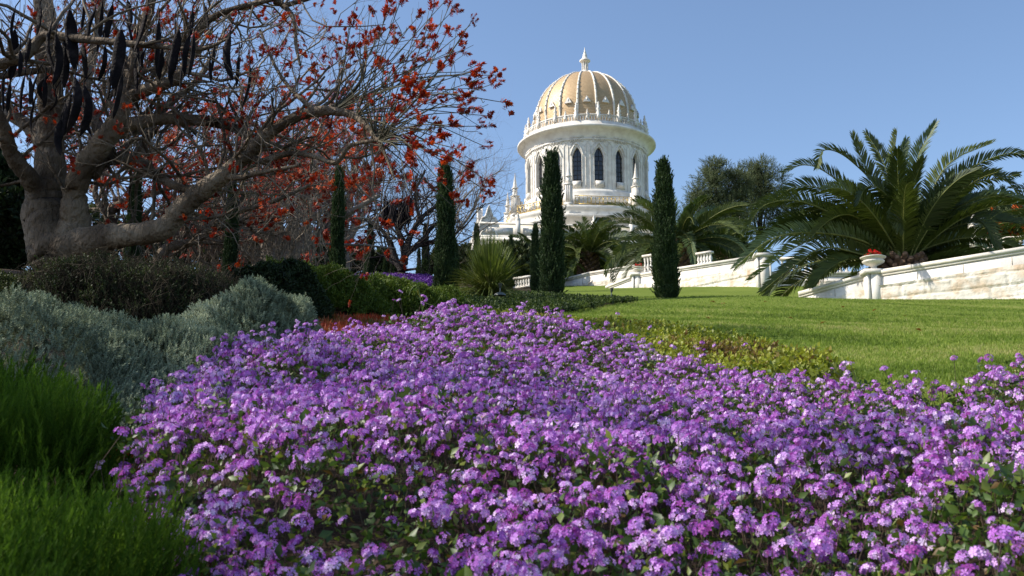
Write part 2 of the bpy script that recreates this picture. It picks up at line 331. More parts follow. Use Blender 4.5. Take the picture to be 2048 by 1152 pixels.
# ------------------------------------------------------------------ plant templates
def leaf_t(L=1., W=.5, fold=.12, droop=.15):
    v = np.array([[0, 0, 0], [-W/2, L*.45, fold*.6], [0, L*.5, 0], [W/2, L*.45, fold*.6], [0, L, -droop]])
    return v, np.array([[0, 2, 1, 1], [0, 3, 2, 2], [1, 2, 4, 4], [2, 3, 4, 4]])[:, :3]
def blade_t(L=1., W=.06, bend=.25):
    v = np.array([[-W/2, 0, 0], [W/2, 0, 0], [-W*.4, bend*.25, L*.5], [W*.4, bend*.25, L*.5], [0, bend, L]])
    return v, np.array([[0, 1, 3], [0, 3, 2], [2, 3, 4]])
def dirs(n, rng, up=0.):
    d = rng.normal(size=(n, 3)); d /= np.linalg.norm(d, axis=1, keepdims=True); d[:, 2] += up
    return d/np.linalg.norm(d, axis=1, keepdims=True)
def sprig_t(n, L, leafL, leafW, rng, spread=.8, start=.1):
    """upright shoot with n narrow leaves"""
    vs, fs = [], []
    for k in range(n):
        t = start+(1-start)*k/n; a = k*2.4+rng.uniform(-.3, .3); e = spread*(1-.5*t)
        d = np.array([math.cos(a)*math.sin(e), math.sin(a)*math.sin(e), math.cos(e)]); s = np.array([-math.sin(a), math.cos(a), 0])*leafW/2
        b = np.array([0, 0, L*t]); l = leafL*(1-.35*t)
        vs += [b-s, b+s, b+d*l*.6+s*.8, b+d*l*.6-s*.8, b+d*l]; o = 5*k
        fs += [[o, o+1, o+2], [o, o+2, o+3], [o+3, o+2, o+4]]
    return np.array(vs), np.array(fs)
def leafcloud(cs, rads, per, tmpl, size, rng, mat=0, up=.5, surfb=.5, jitter=.35, out=1.):
    """clumps at cs (n,3) with radii (n,) -> leaves pointing outwards"""
    n = len(cs); d = dirs(n*per, rng, .1); c = np.repeat(cs, per, 0); r = np.repeat(np.broadcast_to(rads, n), per)
    rr = rng.uniform(0, 1, n*per)**(1-surfb)
    p = c+d*(r*rr)[:, None]
    z = d*out+dirs(n*per, rng, 0)*jitter*2+np.array([0, 0, up])
    M = frames(z, rng, size*rng.uniform(.6, 1.3, n*per))
    Rr = np.clip(np.repeat(rng.uniform(0, 1, n), per)*.5+rng.uniform(0, .5, n*per), 0, 1)
    return inst(tmpl[0], tmpl[1], M, p, Rr, mat)
def upright_leaf(L=1, W=.5):   # leaf along local z
    v, f = leaf_t(L, W); return v[:, [0, 2, 1]]*np.array([1, -1, 1]), f

# ------------------------------------------------------------------ shrine
S0 = P(1174, 400, 140.0); SX = S0[0]; SY = 140.0; DL = R(6.5)
def za(y): return P(1174, y, SY)[2]            # height on the axis from a photo row
def rp(px, y=300): return px/FPX*(SY*_cp+za(y)*_sp)
SZ = za(470)                                   # origin height
shrine = empty('domed_shrine', (SX, SY, H1(SX, SY)), 'white marble shrine with a golden dome, arched windows and slim pinnacles on the hill', 'shrine')
so_ = np.array([SX, SY, H1(SX, SY)])
def sb(name, parts, mats, parent=None, smooth=False, uv=False):
    """parts in axis-centred coordinates (x, y local, z world height)"""
    pp = [((np.asarray(p[0])-np.array([0, 0, so_[2]])),)+tuple(p[1:]) for p in parts]
    return build(name, pp, mats, parent or shrine, smooth, uv=uv)
z = za
Rd = rp(120); Rb = rp(138); Rg = rp(103)
# drum with 18 lancet windows
NW = 18; PH = R(7.0); SEC = 2*math.pi/NW
zt, zs, zl, zb = z(318), z(408), z(333), z(440)     # wall top, sill, lancet tip, wall bottom
def cyl(a, r, zz): a = np.asarray(a); return np.stack([r*np.sin(a), -r*np.cos(a), zz+0*a], -1)
def quadstrip(A, B):
    n = len(A); V = np.vstack([A, B]); i = np.arange(n-1); return V, np.stack([i, i+1, i+1+n, i+n], 1)
hw = .66/Rd; cols = np.linspace(-hw, hw, 13)
def archz(a, tip, spring, h): t = np.abs(a)/h; return spring+(tip-spring)*(.72*(1-t**2.6)+.28*(1-t)**1.5)
spring = zl-1.15; depth = .55
drum_parts = []
for k in range(NW):
    a0 = PH+k*SEC; az = archz(cols, zl, spring, hw); aa = a0+cols; ri = Rd-depth
    e = np.linspace(a0-SEC/2, a0-hw, 6); f = np.linspace(a0+hw, a0+SEC/2, 6)
    for s in (e, f): drum_parts.append(quadstrip(cyl(s, Rd, zb), cyl(s, Rd, zt)))
    T = np.stack([Rd*np.sin(aa), -Rd*np.cos(aa), az], -1); Ti = np.stack([ri*np.sin(aa), -ri*np.cos(aa), az], -1)
    drum_parts += [quadstrip(T, cyl(aa, Rd, zt)), quadstrip(cyl(aa, Rd, zb), cyl(aa, Rd, zs)), quadstrip(T, Ti), quadstrip(cyl(aa, Rd, zs), cyl(aa, ri, zs))]
    for q in (0, -1): drum_parts.append(quadstrip(np.stack([cyl(aa[q], Rd, zs), T[q]]), np.stack([cyl(aa[q], ri, zs), Ti[q]])))
drum_parts.append(lathe([(Rd-.02, zb+1.9), (Rd+.5, zb+1.9), (Rd+.6, zb+1.5), (Rd+.6, zb+1.1), (Rd+.95, zb+.8), (Rd+.95, zb), (Rd, zb)], 96))
sb('drum', drum_parts, M_marble)
for k in range(NW):
    a0 = PH+k*SEC; aa = a0+cols; az = archz(cols, zl, spring, hw); ri = Rd-depth+.08
    wn = sb('window', [quadstrip(cyl(aa, ri, zs), np.stack([ri*np.sin(aa), -ri*np.cos(aa), az-.01], -1))], M_glass)
    bars = []
    ca, sa = math.sin(a0), -math.cos(a0)
    for zz in np.linspace(zs+.5, spring-.1, 7): bars.append(box((ca*(ri+.03), sa*(ri+.03), zz), (2*hw*Rd*.96, .05, .05), a0))
    bars.append(box((ca*(ri+.04), sa*(ri+.04), (zs+zl)/2-.1), (.06, .05, (zl-zs)*.95), a0))
    sb('window_bars', bars, M_bars, wn)
    # surround: jamb rolls, ogee hood, sill panel
    fr = []
    for s in (-1, 1):
        for off, rr_ in ((hw*1.10, .06), (SEC*.40, .06)):
            b_ = a0+s*off
            fr.append(tube(cyl(np.full(8, b_), Rd+.04, 0)+np.array([0, 0, 1])*np.linspace(zs-.1 if off < SEC*.3 else zb+1.9, (spring if off < SEC*.3 else zt-.9), 8)[:, None], rr_, 6))
    hc = np.linspace(-hw*1.35, hw*1.35, 15); hz = archz(hc, zl+.55, spring+.05, hw*1.35)
    pth = np.stack([(Rd+.10)*np.sin(a0+hc), -(Rd+.10)*np.cos(a0+hc), hz], -1); fr.append(tube(pth, .09, 6))
    fr.append(box((ca*(Rd+.05), sa*(Rd+.05), zl+1.45), (hw*Rd*2.9, .22, .14), a0))
    fr.append(box((ca*(Rd+.1), sa*(Rd+.1), zs+.35), (1.15, .35, .85), a0)); fr.append(box((ca*(Rd+.29), sa*(Rd+.29), zs+.35), (.8, .06, .5), a0))
    for q in range(7):
        fr.append(box((math.sin(a0+(q-3)*hw*.42)*(Rd+.06), -math.cos(a0+(q-3)*hw*.42)*(Rd+.06), zl+1.0+.12*(q % 2)), (.12, .16, .55), a0))
    sb('window_surround', fr, M_marble2, None)
# interlaced arch frieze below the brim
fz = []
for k in range(NW*3):
    a0 = PH+k*SEC/3; cc = np.linspace(-SEC/3, SEC/3, 11); zz = (zt-1.15)+1.0*(1-(np.abs(cc)/(SEC/3))**1.6)
    fz.append(tube(np.stack([(Rd+.0)*np.sin(a0+cc), -(Rd+.03)*np.cos(a0+cc), zz], -1), .045, 5))
fz.append(lathe([(Rd, zt-.1), (Rd+.14, zt-.1), (Rd+.14, zt+.12), (Rd, zt+.12)], 96))
sb('frieze', fz, M_marble2)
# brim
rb = lambda px: rp(px)
brim = [(Rd-.05, zt), (rb(121.5), z(314)), (rb(123), z(309)), (rb(127), z(303.5)), (rb(132), z(300.5)), (rb(137), z(299)), (rb(138), z(298)), (rb(138), z(295.5)), (rb(136.5), z(294.5)), (rb(130), z(293)), (rb(123.5), z(291)), (rb(123.5), z(285)), (rb(119), z(284)), (rb(104), z(284))]
sb('brim', [lathe(brim, 128)], M_marble, smooth=True).data.polygons
# parapet with finials
par = []; Rp_ = rb(121); zp0, zp1 = z(287), z(271)
par.append(lathe([(Rp_+.12, zp0), (Rp_+.12, zp0+.25), (Rp_-.12, zp0+.25)], 96)); par.append(lathe([(Rp_-.1, zp1-.16), (Rp_+.1, zp1-.16), (Rp_+.1, zp1), (Rp_-.1, zp1), (Rp_-.1, zp1-.16)], 96))
for k in range(NW*4):
    a0 = PH+k*SEC/4; cc = np.linspace(-1, 1, 9)
    for s in (-1, 1):
        a = a0+cc*SEC/8; zz = zp0+.1+(zp1-zp0-.15)*(.5+.5*s*np.cos(cc*math.pi))
        par.append(tube(np.stack([Rp_*np.sin(a), -Rp_*np.cos(a), zz], -1), .075, 4))
sb('parapet', par, M_marble2)
def finial(h, r, c):
    pr = [(.0, 0), (r, 0), (r, .25*h), (r*.6, .3*h), (r*1.0, .38*h), (r*.45, .45*h), (r*.8, .55*h), (r*.85, .6*h), (r*.35, .68*h), (r*.6, .76*h), (r*.25, .83*h), (r*.35, .9*h), (0.01, h)]
    return lathe(pr, 8, c, mod=lambda t: .18*np.cos(4*t))
for k in range(NW):
    for q, (h, r) in enumerate(((2.6, .30), (1.4, .2))):
        a0 = PH+(k+q*.5)*SEC
        sb('finial', [finial(h, r, (math.sin(a0)*Rp_, -math.cos(a0)*Rp_, zp0+.5+.1*q))], M_marble2)
# dome
zc = z(250); bz = (z(148)-zc)*.97
th = np.linspace(0, math.pi/2*.985, 40); prof = [(Rg, z(285))]+[(Rg*math.cos(t)**.97, zc+bz*math.sin(t)) for t in th]
prof = np.array(prof); nn = 144; dv, df = lathe(prof, nn)
arc = np.concatenate([[0], np.cumsum(np.hypot(*np.diff(prof, axis=0).T))])
duv = np.stack([np.tile(np.arange(nn)/nn*216*.34, len(prof)), np.repeat(arc, nn)], 1)
keep = (df % nn).max(1)-(df % nn).min(1) < 5
last = df[~keep]; 
dome = sb('dome', [(dv, df[keep], 0, .5, duv), (dv, last, 0, .5, np.where(duv[:, :1] < 1, duv+np.array([216*.34, 0]), duv))], M_gold, smooth=True, uv=True)
for k in range(NW):
    a0 = PH+k*SEC; tt = np.linspace(0, math.pi/2*.96, 30)
    pth = np.stack([(Rg*np.cos(tt)+.06)*math.sin(a0), -(Rg*np.cos(tt)+.06)*math.cos(a0), zc+bz*np.sin(tt)+.03], -1); pth = np.vstack([[(Rg+.06)*math.sin(a0), -(Rg+.06)*math.cos(a0), z(284)], pth])
    sb('rib', [tube(pth, np.linspace(.17, .10, len(pth)), 8)]+[box(p, (.2, .2, .12), a0) for p in pth[2:24:2]*np.array([1.018, 1.018, 1.0])], M_marble, dome, smooth=False)
    a1 = a0+SEC/2; t0 = math.asin((z(243)-zc)/bz) if z(243) > zc else 0; rr = Rg*math.cos(t0)
    o3 = np.array([math.sin(a1), -math.cos(a1), 0]); s3 = np.array([math.cos(a1), math.sin(a1), 0])
    zz0, zz1 = z(242), z(230)
    rt = Rg*math.cos(math.asin((zz1-zc)/bz)) ; b0 = Rg*math.cos(math.asin((zz0-zc)/bz))
    A = np.array([o3*(b0-.1)-s3*.55+[0, 0, zz0], o3*(b0-.1)+s3*.55+[0, 0, zz0], o3*(rt-.1)+[0, 0, zz1], o3*(b0+.28)-s3*.55+[0, 0, zz0], o3*(b0+.28)+s3*.55+[0, 0, zz0], o3*(rt+.30)+[0, 0, zz1]])
    sb('dormer', [(A, np.array([[3, 4, 5]])), (A, np.array([[0, 1, 4, 3], [1, 2, 5, 4], [2, 0, 3, 5]])), lathe([(.01, .3), (.12, .3), (.12, 0)], 8, o3*(b0+.2)+[0, 0, zz0+.3])], M_marble2, dome)
# lantern on top
lan = [lathe([(rb(13), z(152)-.2), (rb(12), z(150)), (rb(10), z(148.5)), (rb(11.5), z(147.5)), (rb(9), z(146)), (rb(7.5), z(143)), (rb(7), z(142)), (.01, z(142))], 24),
       lathe([(.01, z(125)), (rb(7.5), z(125)), (rb(10), z(124)), (rb(11.5), z(122)), (rb(10), z(120.5)), (rb(6), z(117.5)), (rb(4.5), z(113)), (rb(4), z(109)), (rb(2.4), z(107.5)), (rb(3.0), z(106)), (rb(1.6), z(103)), (rb(.5), z(95))], 16)]
lan.append(lathe([(rb(2.2), z(142)), (rb(2.2), z(125))], 8))
for k in range(8):
    a = k*math.pi/4+.2; lan.append(tube([[math.sin(a)*rb(6), -math.cos(a)*rb(6), z(142)], [math.sin(a)*rb(6), -math.cos(a)*rb(6), z(124.5)]], rb(1.0), 6))
sb('lantern', lan, M_marble)
# octagon
Ro = rp(168, 450); zo1, zo0 = z(455), z(520)
def octa(prof, c=(0, 0, 0)):
    prof = np.asarray(prof, float); n = 8; th = np.arange(n)*math.pi/4+math.pi/8+DL; m = len(prof)
    V = np.stack([prof[:, 0:1]*np.sin(th), -prof[:, 0:1]*np.cos(th), np.repeat(prof[:, 1:2], n, 1)], 2).reshape(-1, 3)+np.asarray(c)
    i = np.arange(m-1)[:, None]*n; j = np.arange(n)[None, :]; k = (j+1) % n
    return V, np.stack([i+j, i+k, i+n+k, i+n+j], 2).reshape(-1, 4)
op = [octa([(Ro, zo0), (Ro, zo1-1.5), (Ro+.25, zo1-1.5), (Ro+.25, zo1-1.1), (Ro+.15, zo1-1.0), (Ro+.35, zo1-.5), (Ro+.5, zo1-.3), (Ro+.5, zo1), (Ro+.4, zo1+.1), (0.1, zo1+.1)]),
      octa([(Ro+.02, zo1-2.9), (Ro+.14, zo1-2.9), (Ro+.14, zo1-2.6), (Ro+.02, zo1-2.6)])]
sb('octagon', op, M_marble)
ap = Ro*math.cos(math.pi/8)
for k in range(8):
    a0 = DL+k*math.pi/4; o3 = np.array([math.sin(a0), -math.cos(a0), 0]); s3 = np.array([math.cos(a0), math.sin(a0), 0]); hwf = Ro*math.sin(math.pi/8)
    rail = []; zb0, zb1 = zo1+.1, zo1+1.35
    c0 = o3*(ap+.25)
    for zz in (zb0+.12, zb1): rail.append((box(c0+[0, 0, zz], (2*hwf*.84, .1, .08), a0))+(1,))
    for q in range(15):
        t = (q-7)/7*hwf*.82; rail.append(box(c0+s3*t+[0, 0, (zb0+zb1)/2], (.07, .07, zb1-zb0), a0)+(1,))
        if q < 14:
            t2 = t+hwf*.82/14; cc = np.linspace(0, 2*math.pi, 9)
            rail.append(tube(c0+s3*(t2+np.cos(cc)*.25)[:, None]+np.array([0, 0, 1])*((zb0+zb1)/2+.05+np.sin(cc)*.4)[:, None], .05, 4)+(0 if q % 3 else 1,))
    sb('balcony_railing', rail, [M_marble2, M_gilt])
    # ogee window on each face
    cc = np.linspace(-1, 1, 13); az = zo0+2.0+2.4*(1-np.abs(cc)**1.8); f_ = o3*(ap+.03)+s3[None, :]*(cc*1.5)[:, None]
    ww = sb('window', [quadstrip(f_+np.array([0, 0, zo0]), f_+np.array([0, 0, 1])*az[:, None])], M_glass)
    sb('window_frame', [tube(o3*(ap+.08)+s3[None, :]*(cc*1.65)[:, None]+np.array([0, 0, 1])*(az+.15)[:, None], .16, 6)], M_marble2, ww)
    # corner pinnacle
    av = a0+math.pi/8; pc = np.array([math.sin(av), -math.cos(av), 0])*(Ro-.15); h0 = zo1
    pin = [box(pc+[0, 0, h0+1.45], (.85, .85, 2.9), av), box(pc+[0, 0, h0+.15], (1.15, 1.15, .35), av), box(pc+[0, 0, h0+2.95], (1.0, 1.0, .18), av), box(pc+[0, 0, h0+3.5], (.5, .5, 1.1), av), box(pc+[0, 0, h0+4.1], (.72, .72, .12), av)]
    pin.append(lathe([(.34, h0+4.15), (.25, h0+4.6), (.11, h0+5.6), (.02, h0+6.3)], 8, pc))
    inn = -pc/np.linalg.norm(pc)
    for q in range(5): pin.append(box(pc+inn*(.6+.35*q)+[0, 0, h0+1.4-.24*q], (.35, .42, 2.8-.5*q), av))
    for q in range(3): pin.append(box(pc+np.array([math.sin(av), -math.cos(av), 0])*.47+np.array([math.cos(av), math.sin(av), 0])*(q-1)*.26+[0, 0, h0+1.6], (.09, .08, 2.2), av))
    for s in (-1, 1): pin.append(lathe([(.14, h0+3.0), (.1, h0+3.4), (.01, h0+3.9)], 6, pc+np.array([math.cos(av), math.sin(av), 0])*s*.42))
    sb('pinnacle', pin, M_marble2)
# square arcade
h = 17.0; ztp = P(1174, 455, SY-h)[2]; zpb = P(1174, 481, SY-h)[2]; zfl = P(1174, 545, SY-h)[2]-1
def rot(p): p = np.asarray(p, float); c, s = math.cos(DL), math.sin(DL); return np.stack([p[..., 0]*c-p[..., 1]*s, p[..., 0]*s+p[..., 1]*c, p[..., 2]], -1)
def rbx(c, s): v, f = box(c, s); return rot(v), f
sb('arcade_block', [rbx((0, 0, (zpb+zfl)/2), (2*h-7, 2*h-7, zpb-zfl)), rbx((0, 0, zpb-.25), (2*h+.6, 2*h+.6, .5)), rbx((0, 0, zpb-.75), (2*h, 2*h, .5)), rbx((0, 0, zfl-.6), (2*h+2, 2*h+2, 2.0))], M_marble)
pp = []
for s in range(4):
    ca, sa = math.cos(s*math.pi/2), math.sin(s*math.pi/2); rm = np.array([[ca, -sa, 0], [sa, ca, 0], [0, 0, 1]])
    def q4(c, sz): v, f = box(c, sz); return rot(v@rm.T), f
    pp += [q4((0, -h+.1, (ztp+zpb)/2), (2*h, .25, ztp-zpb)), q4((0, -h+.05, ztp+.1), (2*h, .6, .22)), q4((0, -h+.05, zpb+.12), (2*h, .5, .22))]
    for k in range(7):
        if k: pp.append(q4((-h+2*h*k/7, -h+.0, (ztp+zpb)/2+.25), (.6, .55, ztp-zpb+.5))); v, f = lathe([(.3, ztp+.5), (.34, ztp+.75), (.12, ztp+.95), (.2, ztp+1.15), (.02, ztp+1.6)], 8, (-h+2*h*k/7, -h, 0)); pp.append((rot(v@rm.T), f))
        pp.append(q4((-h+2*h*(k+.5)/7, -h-.05, (ztp+zpb)/2), (3.6, .12, .9)))
        for e_ in (-1, 1): pp.append(q4((-h+2*h*(k+.5)/7+e_*1.0, -h-.13, (ztp+zpb)/2), (.9, .08, .6)))
sb('roof_parapet', pp, M_marble2)
for sx, sy in ((-1, -1), (1, -1), (1, 1), (-1, 1)):   # corner crests
    cr = []
    for ax in (0, 1):
        t = np.linspace(-1, 1, 17); hh = 1.5+2.3*(1-np.abs(t)**.9)+.25*np.cos(t*9)
        for s2 in (-1, 1): pass
        base = np.array([[sx*h-sx*1.2+tt*1.2, sy*(h+.1), 0] if ax == 0 else [sx*(h+.1), sy*h-sy*1.2+tt*1.2, 0] for tt in t])
        th_ = np.array([0, sy*-.6, 0]) if ax == 0 else np.array([sx*-.6, 0, 0])
        A = rot(base+[0, 0, zpb]); B = rot(base+np.stack([0*t, 0*t, zpb+hh], 1)); A2 = rot(base+th_+[0, 0, zpb]); B2 = rot(base+th_+np.stack([0*t, 0*t, zpb+hh], 1))
        cr += [quadstrip(A, B), quadstrip(B, B2), quadstrip(B2, A2)]
        cr.append(tube(rot(base+np.stack([0*t, 0*t, zpb+hh], 1)), .16, 5)); cr.append(tube(rot(base*1.002+np.stack([0*t, 0*t, zpb+.4+(hh-2)*.75], 1)), .1, 5))
    sb('corner_crest', cr, M_marble2)
na = 7
for s in range(4):
    ca, sa = math.cos(s*math.pi/2), math.sin(s*math.pi/2); rm = np.array([[ca, -sa, 0], [sa, ca, 0], [0, 0, 1]])
    ar = []; wbay = 2*(h-1)/na; sp = zpb-1.0
    for k in range(na):
        c0 = -h+1+wbay*(k+.5); t = np.linspace(-1, 1, 15); zz = sp-3.0+2.6*(1-np.abs(t)**2.2); xx = c0+t*(wbay/2-.45)
        f0 = np.stack([xx, np.full(15, -h+.5), zz], 1); f1 = f0.copy(); f1[:, 2] = sp; g0 = f0+np.array([0, .8, 0])
        for A, B in ((f0, f1), (f0, g0), (g0, g0*[1, 1, 0]+[0, 0, sp])):
            v, f = quadstrip(A, B); ar.append((rot(v@rm.T), f))
    for k in range(na+1):
        c0 = -h+1+wbay*k; v, f = box((c0, -h+.9, (sp-3+sp)/2), (.95, .85, 3.0)); ar.append((rot(v@rm.T), f))
    sb('arcade_arches', ar, M_marble)
    for k in range(na+1):
        if s in (1, 2) and k == 0: pass
        c0 = -h+1+wbay*k; v, f = lathe([(.55, zfl+.4), (.55, zfl+.7), (.36, zfl+.9), (.31, sp-3.6), (.36, sp-3.5), (.55, sp-3.0)], 14, (c0, -h+.9, 0))
        sb('column', [(rot(v@rm.T), f)], M_marble, smooth=True)

# ------------------------------------------------------------------ stair walls
def wall_run(name, label, pts, tops, base_drop, thick=.45, rock=True, band=.55, pier_at=(), seed=0, course=.42, blk=.85, cop=.14):
    """pts: [(px, Y)], tops: photo rows of the top edge; the wall stands on the ground under it"""
    top = np.array([P(x, y, Y) for (x, Y), y in zip(pts, tops)]); root = empty(name, (*top[0, :2], H1(*top[0, :2])), label, 'wall')
    O = np.array(root.location)
    rng = np.random.default_rng(seed)
    wp, cp_, rk = [], [], []
    L = np.concatenate([[0], np.cumsum(np.linalg.norm(np.diff(top[:, :2], axis=0), axis=1))])
    for a in range(len(top)-1):
        p, q = top[a], top[a+1]; d = (q-p); d2 = d[:2]/np.linalg.norm(d[:2]); nrm = np.array([d2[1], -d2[0], 0])
        if nrm[1] > 0: nrm = -nrm
        gz = min(H1(*p[:2]), H1(*q[:2]))-base_drop
        back = -nrm*thick; pb, qb = p.copy(), q.copy(); pb[2] = qb[2] = gz
        wp.append(hexa([pb, qb, qb+back, pb+back], [p, q, q+back, p+back]))
        f_ = nrm*.06; u_ = np.array([0, 0, cop])
        cp_.append(hexa([p+f_, q+f_, q+back-f_, p+back-f_], [p+f_+u_, q+f_+u_, q+back-f_+u_, p+back-f_+u_]))
        cp_.append(hexa([p+nrm*.03-[0, 0, .09], q+nrm*.03-[0, 0, .09], q+nrm*.002-[0, 0, .09], p+nrm*.002-[0, 0, .09]], [p+nrm*.03-[0, 0, .002], q+nrm*.03-[0, 0, .002], q+nrm*.002-[0, 0, .002], p+nrm*.002-[0, 0, .002]]))
        if rock:
            nS, nT = int((L[a+1]-L[a])/.06)+2, 46; s = np.linspace(0, 1, nS)[:, None]; t = np.linspace(0, 1, nT)[None, :]
            zt_ = (p[2]+(q[2]-p[2])*s)-band; zz = gz+(zt_-gz)*t; ss = (L[a]+(L[a+1]-L[a])*s)+0*t
            row = np.floor(zz/course); fr_ = zz/course-row; offs = (row*0.37) % 1; col = np.floor(ss/blk+offs); fc = ss/blk+offs-col
            edge = np.minimum(np.minimum(fr_, 1-fr_)*course, np.minimum(fc, 1-fc)*blk)
            hgt = np.clip(edge/.035, 0, 1)*(.035+.035*np.abs(wob(np.stack([ss*1.0, zz*1.0, col*3.1+row*1.7], -1), seed+3, 1.7, 4))+.02*np.sin(col*12.9+row*78.2))
            XY = p[None, None, :2]+(q-p)[None, None, :2]*s[..., None]+0*t[..., None]
            Vv = np.concatenate([XY, zz[..., None]], -1)+nrm*(hgt+.003)[..., None]
            i = np.arange(nS-1)[:, None]*nT; j = np.arange(nT-1)[None, :]
            Fq = np.stack([i+j, i+nT+j, i+nT+j+1, i+j+1], 2).reshape(-1, 4)
            rnd = ((np.sin(col*127.1+row*311.7)*43758.5) % 1)[:-1, :-1].ravel()
            rk.append((Vv.reshape(-1, 3), Fq, 0, rnd))
        for s_ in np.arange(1.4, L[a+1]-L[a], 1.5):      # thin upright joints in the smooth band
            c_ = p+(q-p)*s_/(L[a+1]-L[a]); wp.append(box(c_+nrm*.001-[0, 0, band*.5+.06], (.02, .006, band-.15), math.atan2(d2[1], d2[0]))+(1,))
    build('wall_face', [((v[0]-O),)+tuple(v[1:]) for v in wp], [M_wallst, M_joint], root)
    build('coping', [(v-O, f) for v, f in cp_], M_copst, root)
    if rk: build('rock_faced_stones', [(v-O, f, m, r) for v, f, m, r in rk], M_rock, root, smooth=False)
    for k in pier_at:
        p = top[k]; gz = H1(*p[:2])-base_drop; ps = []
        for dx, wd, dp in ((0, .42, .62), (.30, .10, .54), (-.30, .10, .54)):
            ps.append(box((p[0]+dx, p[1]+.2, (gz+p[2])/2+.02), (wd, dp, p[2]-gz+.1)))
        ps.append(box((p[0], p[1]+.2, p[2]+.10), (.9, .75, .16)))
        build('pier', [(v-O, f) for v, f in ps], M_wallst, root)
    return root, top
M_joint = surf('wall_joint', [(.30, .26, .2), (.42, .37, .3)], 5, .9)
wall_run('stair_wall', 'nearest stair wall with rock-faced stones rising to the right edge under the big palm', [(1598, 36.5), (1752, 34.5), (2160, 30.5)], [591, 549, 484], .5, pier_at=(1,), seed=1, band=.42)
wall_run('stair_wall', 'middle stair wall behind the right cypress, with its smooth end ramp and urn pier', [(1212, 57), (1277, 55), (1527, 48)], [577, 552, 514], .6, pier_at=(1, 2), seed=2, band=.5)
wall_run('stair_wall', 'farthest stair wall, its pale ramp beginning beside the tall central cypress', [(1128, 66), (1180, 65), (1290, 62)], [561, 548, 531], .6, seed=3, band=.55)
wall_run('terrace_wall', 'low pale terrace wall seen through the palm fronds behind the nearest stair wall', [(1531, 48.3), (1800, 47)], [549, 549], .6, seed=4, band=.3)
def urn(px, py, Y, wpx, label, flower=True):
    b = P(px, py, Y); s = wpx/FPX*(Y*_cp+b[2]*_sp)/2     # s = rim radius
    o = empty('garden_urn', b, label, 'urn', 'stone urns on the stair piers')
    pr = [(.5, -.02), (.5, .1), (.34, .16), (.25, .3), (.22, .38), (.36, .48), (.62, .58), (.8, .72), (.82, .84), (.72, .92), (.78, 1.0), (.98, 1.08), (1.0, 1.16), (.9, 1.2), (.82, 1.12), (.01, 1.05)]
    build('bowl', [lathe([(r*s, zz*s) for r, zz in pr], 48, mod=None)], M_copst, o, smooth=True)
    fl = [lathe([(s*.63, s*.585), (s*.82, s*.73), (s*.85, s*.84), (s*.73, s*.9)], 64, mod=lambda t: .03*np.abs(np.sin(t*10))+.002)]
    build('gadroon_band', fl, M_wallst, o, smooth=True)
    build('foot', [box((0, 0, -.02*s), (s*1.15, s*1.15, .12*s))], M_copst, o)
    if flower:
        rng = np.random.default_rng(int(px)); n = 70
        c = np.array([b[0], b[1], b[2]+1.15*s]); cs = c+np.stack([rng.uniform(-.55, .55, n)*s, rng.uniform(-.5, .5, n)*s, rng.uniform(.0, .45, n)*s], 1)
        g_ = empty('potted_geranium', c, 'red geraniums in the '+('large urn in front of the big palm' if wpx > 40 else 'small urn left of the lawn cypress'), 'flowers', 'geraniums in the stone urns')
        cl = cs[:30]+[0, 0, .1*s]
        build('leaves', [leafcloud(cs-[0, 0, .12*s], .12*s, 12, upright_leaf(1, .8), .1*s, rng)], M_gleaf, g_, origin=None).location = tuple(-c)
        build('blooms', [leafcloud(cl, .12*s, 26, upright_leaf(1, .8), .085*s, rng)], M_redflower, g_).location = tuple(-c)
    return o
urn(1748, 543, 34.6, 50, 'the pale stone urn on the nearest stair pier, in front of the big palm')
urn(1277, 549, 55, 25, 'the small stone urn on the middle wall pier, left of the right cypress')
urn(1279, 522, 62, 17, 'the tiny stone urn at the top of the farthest ramp', False)
def balustrade(x0, x1, Y0, Y1, yb0, yb1, n, label, hh=.85):
    a, b = P(x0, yb0, Y0), P(x1, yb1, Y1); o = empty('balustrade', a, label, 'balustrade')
    d = b-a; rz = math.atan2(d[1], d[0]); L_ = np.linalg.norm(d[:2])
    def rail(z0, z1, wd):
        nv = np.array([-d[1], d[0], 0])/L_*wd/2; return hexa([nv*-1+[0, 0, z0], d-nv+[0, 0, z0], d+nv+[0, 0, z0], nv+[0, 0, z0]], [nv*-1+[0, 0, z1], d-nv+[0, 0, z1], d+nv+[0, 0, z1], nv+[0, 0, z1]])
    build('handrail', [rail(hh-.12, hh, .28)], M_copst, o); build('base_rail', [rail(0, .12, .28)], M_copst, o)
    for k in range(n):
        c = d*(k+.5)/n
        build('baluster', [lathe([(.09, .12), (.09, .2), (.05, .25), (.1, .38), (.07, .5), (.045, .6), (.08, hh-.17), (.08, hh-.12)], 10, c)], M_wallst, o, smooth=True)
    return o
balustrade(1288, 1318, 55.5, 54.5, 549, 545, 5, 'short stone balustrade between the small urn and the right cypress', 1.1)
balustrade(1395, 1425, 55, 54, 534, 530, 5, 'short stone balustrade at the right of the lawn cypress, under the palm fronds', .8)
balustrade(1560, 1700, 48.3, 47.6, 549, 549, 12, 'stone balustrade glimpsed through the lowest left fronds of the big palm')
balustrade(1962, 2060, 52, 50, 503, 498, 9, 'white balustrade far right behind the coping of the nearest wall', .7)
balustrade(1030, 1062, 60, 58, 578, 574, 6, 'low white balustrade at the right foot of the strap-leaved clump', .7)
# white gate post behind the big palm at right
pg = P(1953, 505, 50); o = empty('gate_post', pg, 'white stone post with a moulded cap right of the big palm', 'post')
build('shaft', [box((0, 0, .8), (.45, .45, 1.7))], M_marble, o); build('cap', [box((0, 0, 1.7), (.75, .75, .14)), lathe([(.38, 1.77), (.2, 1.9), (.22, 2.0), (.01, 2.15)], 12)], M_marble, o)

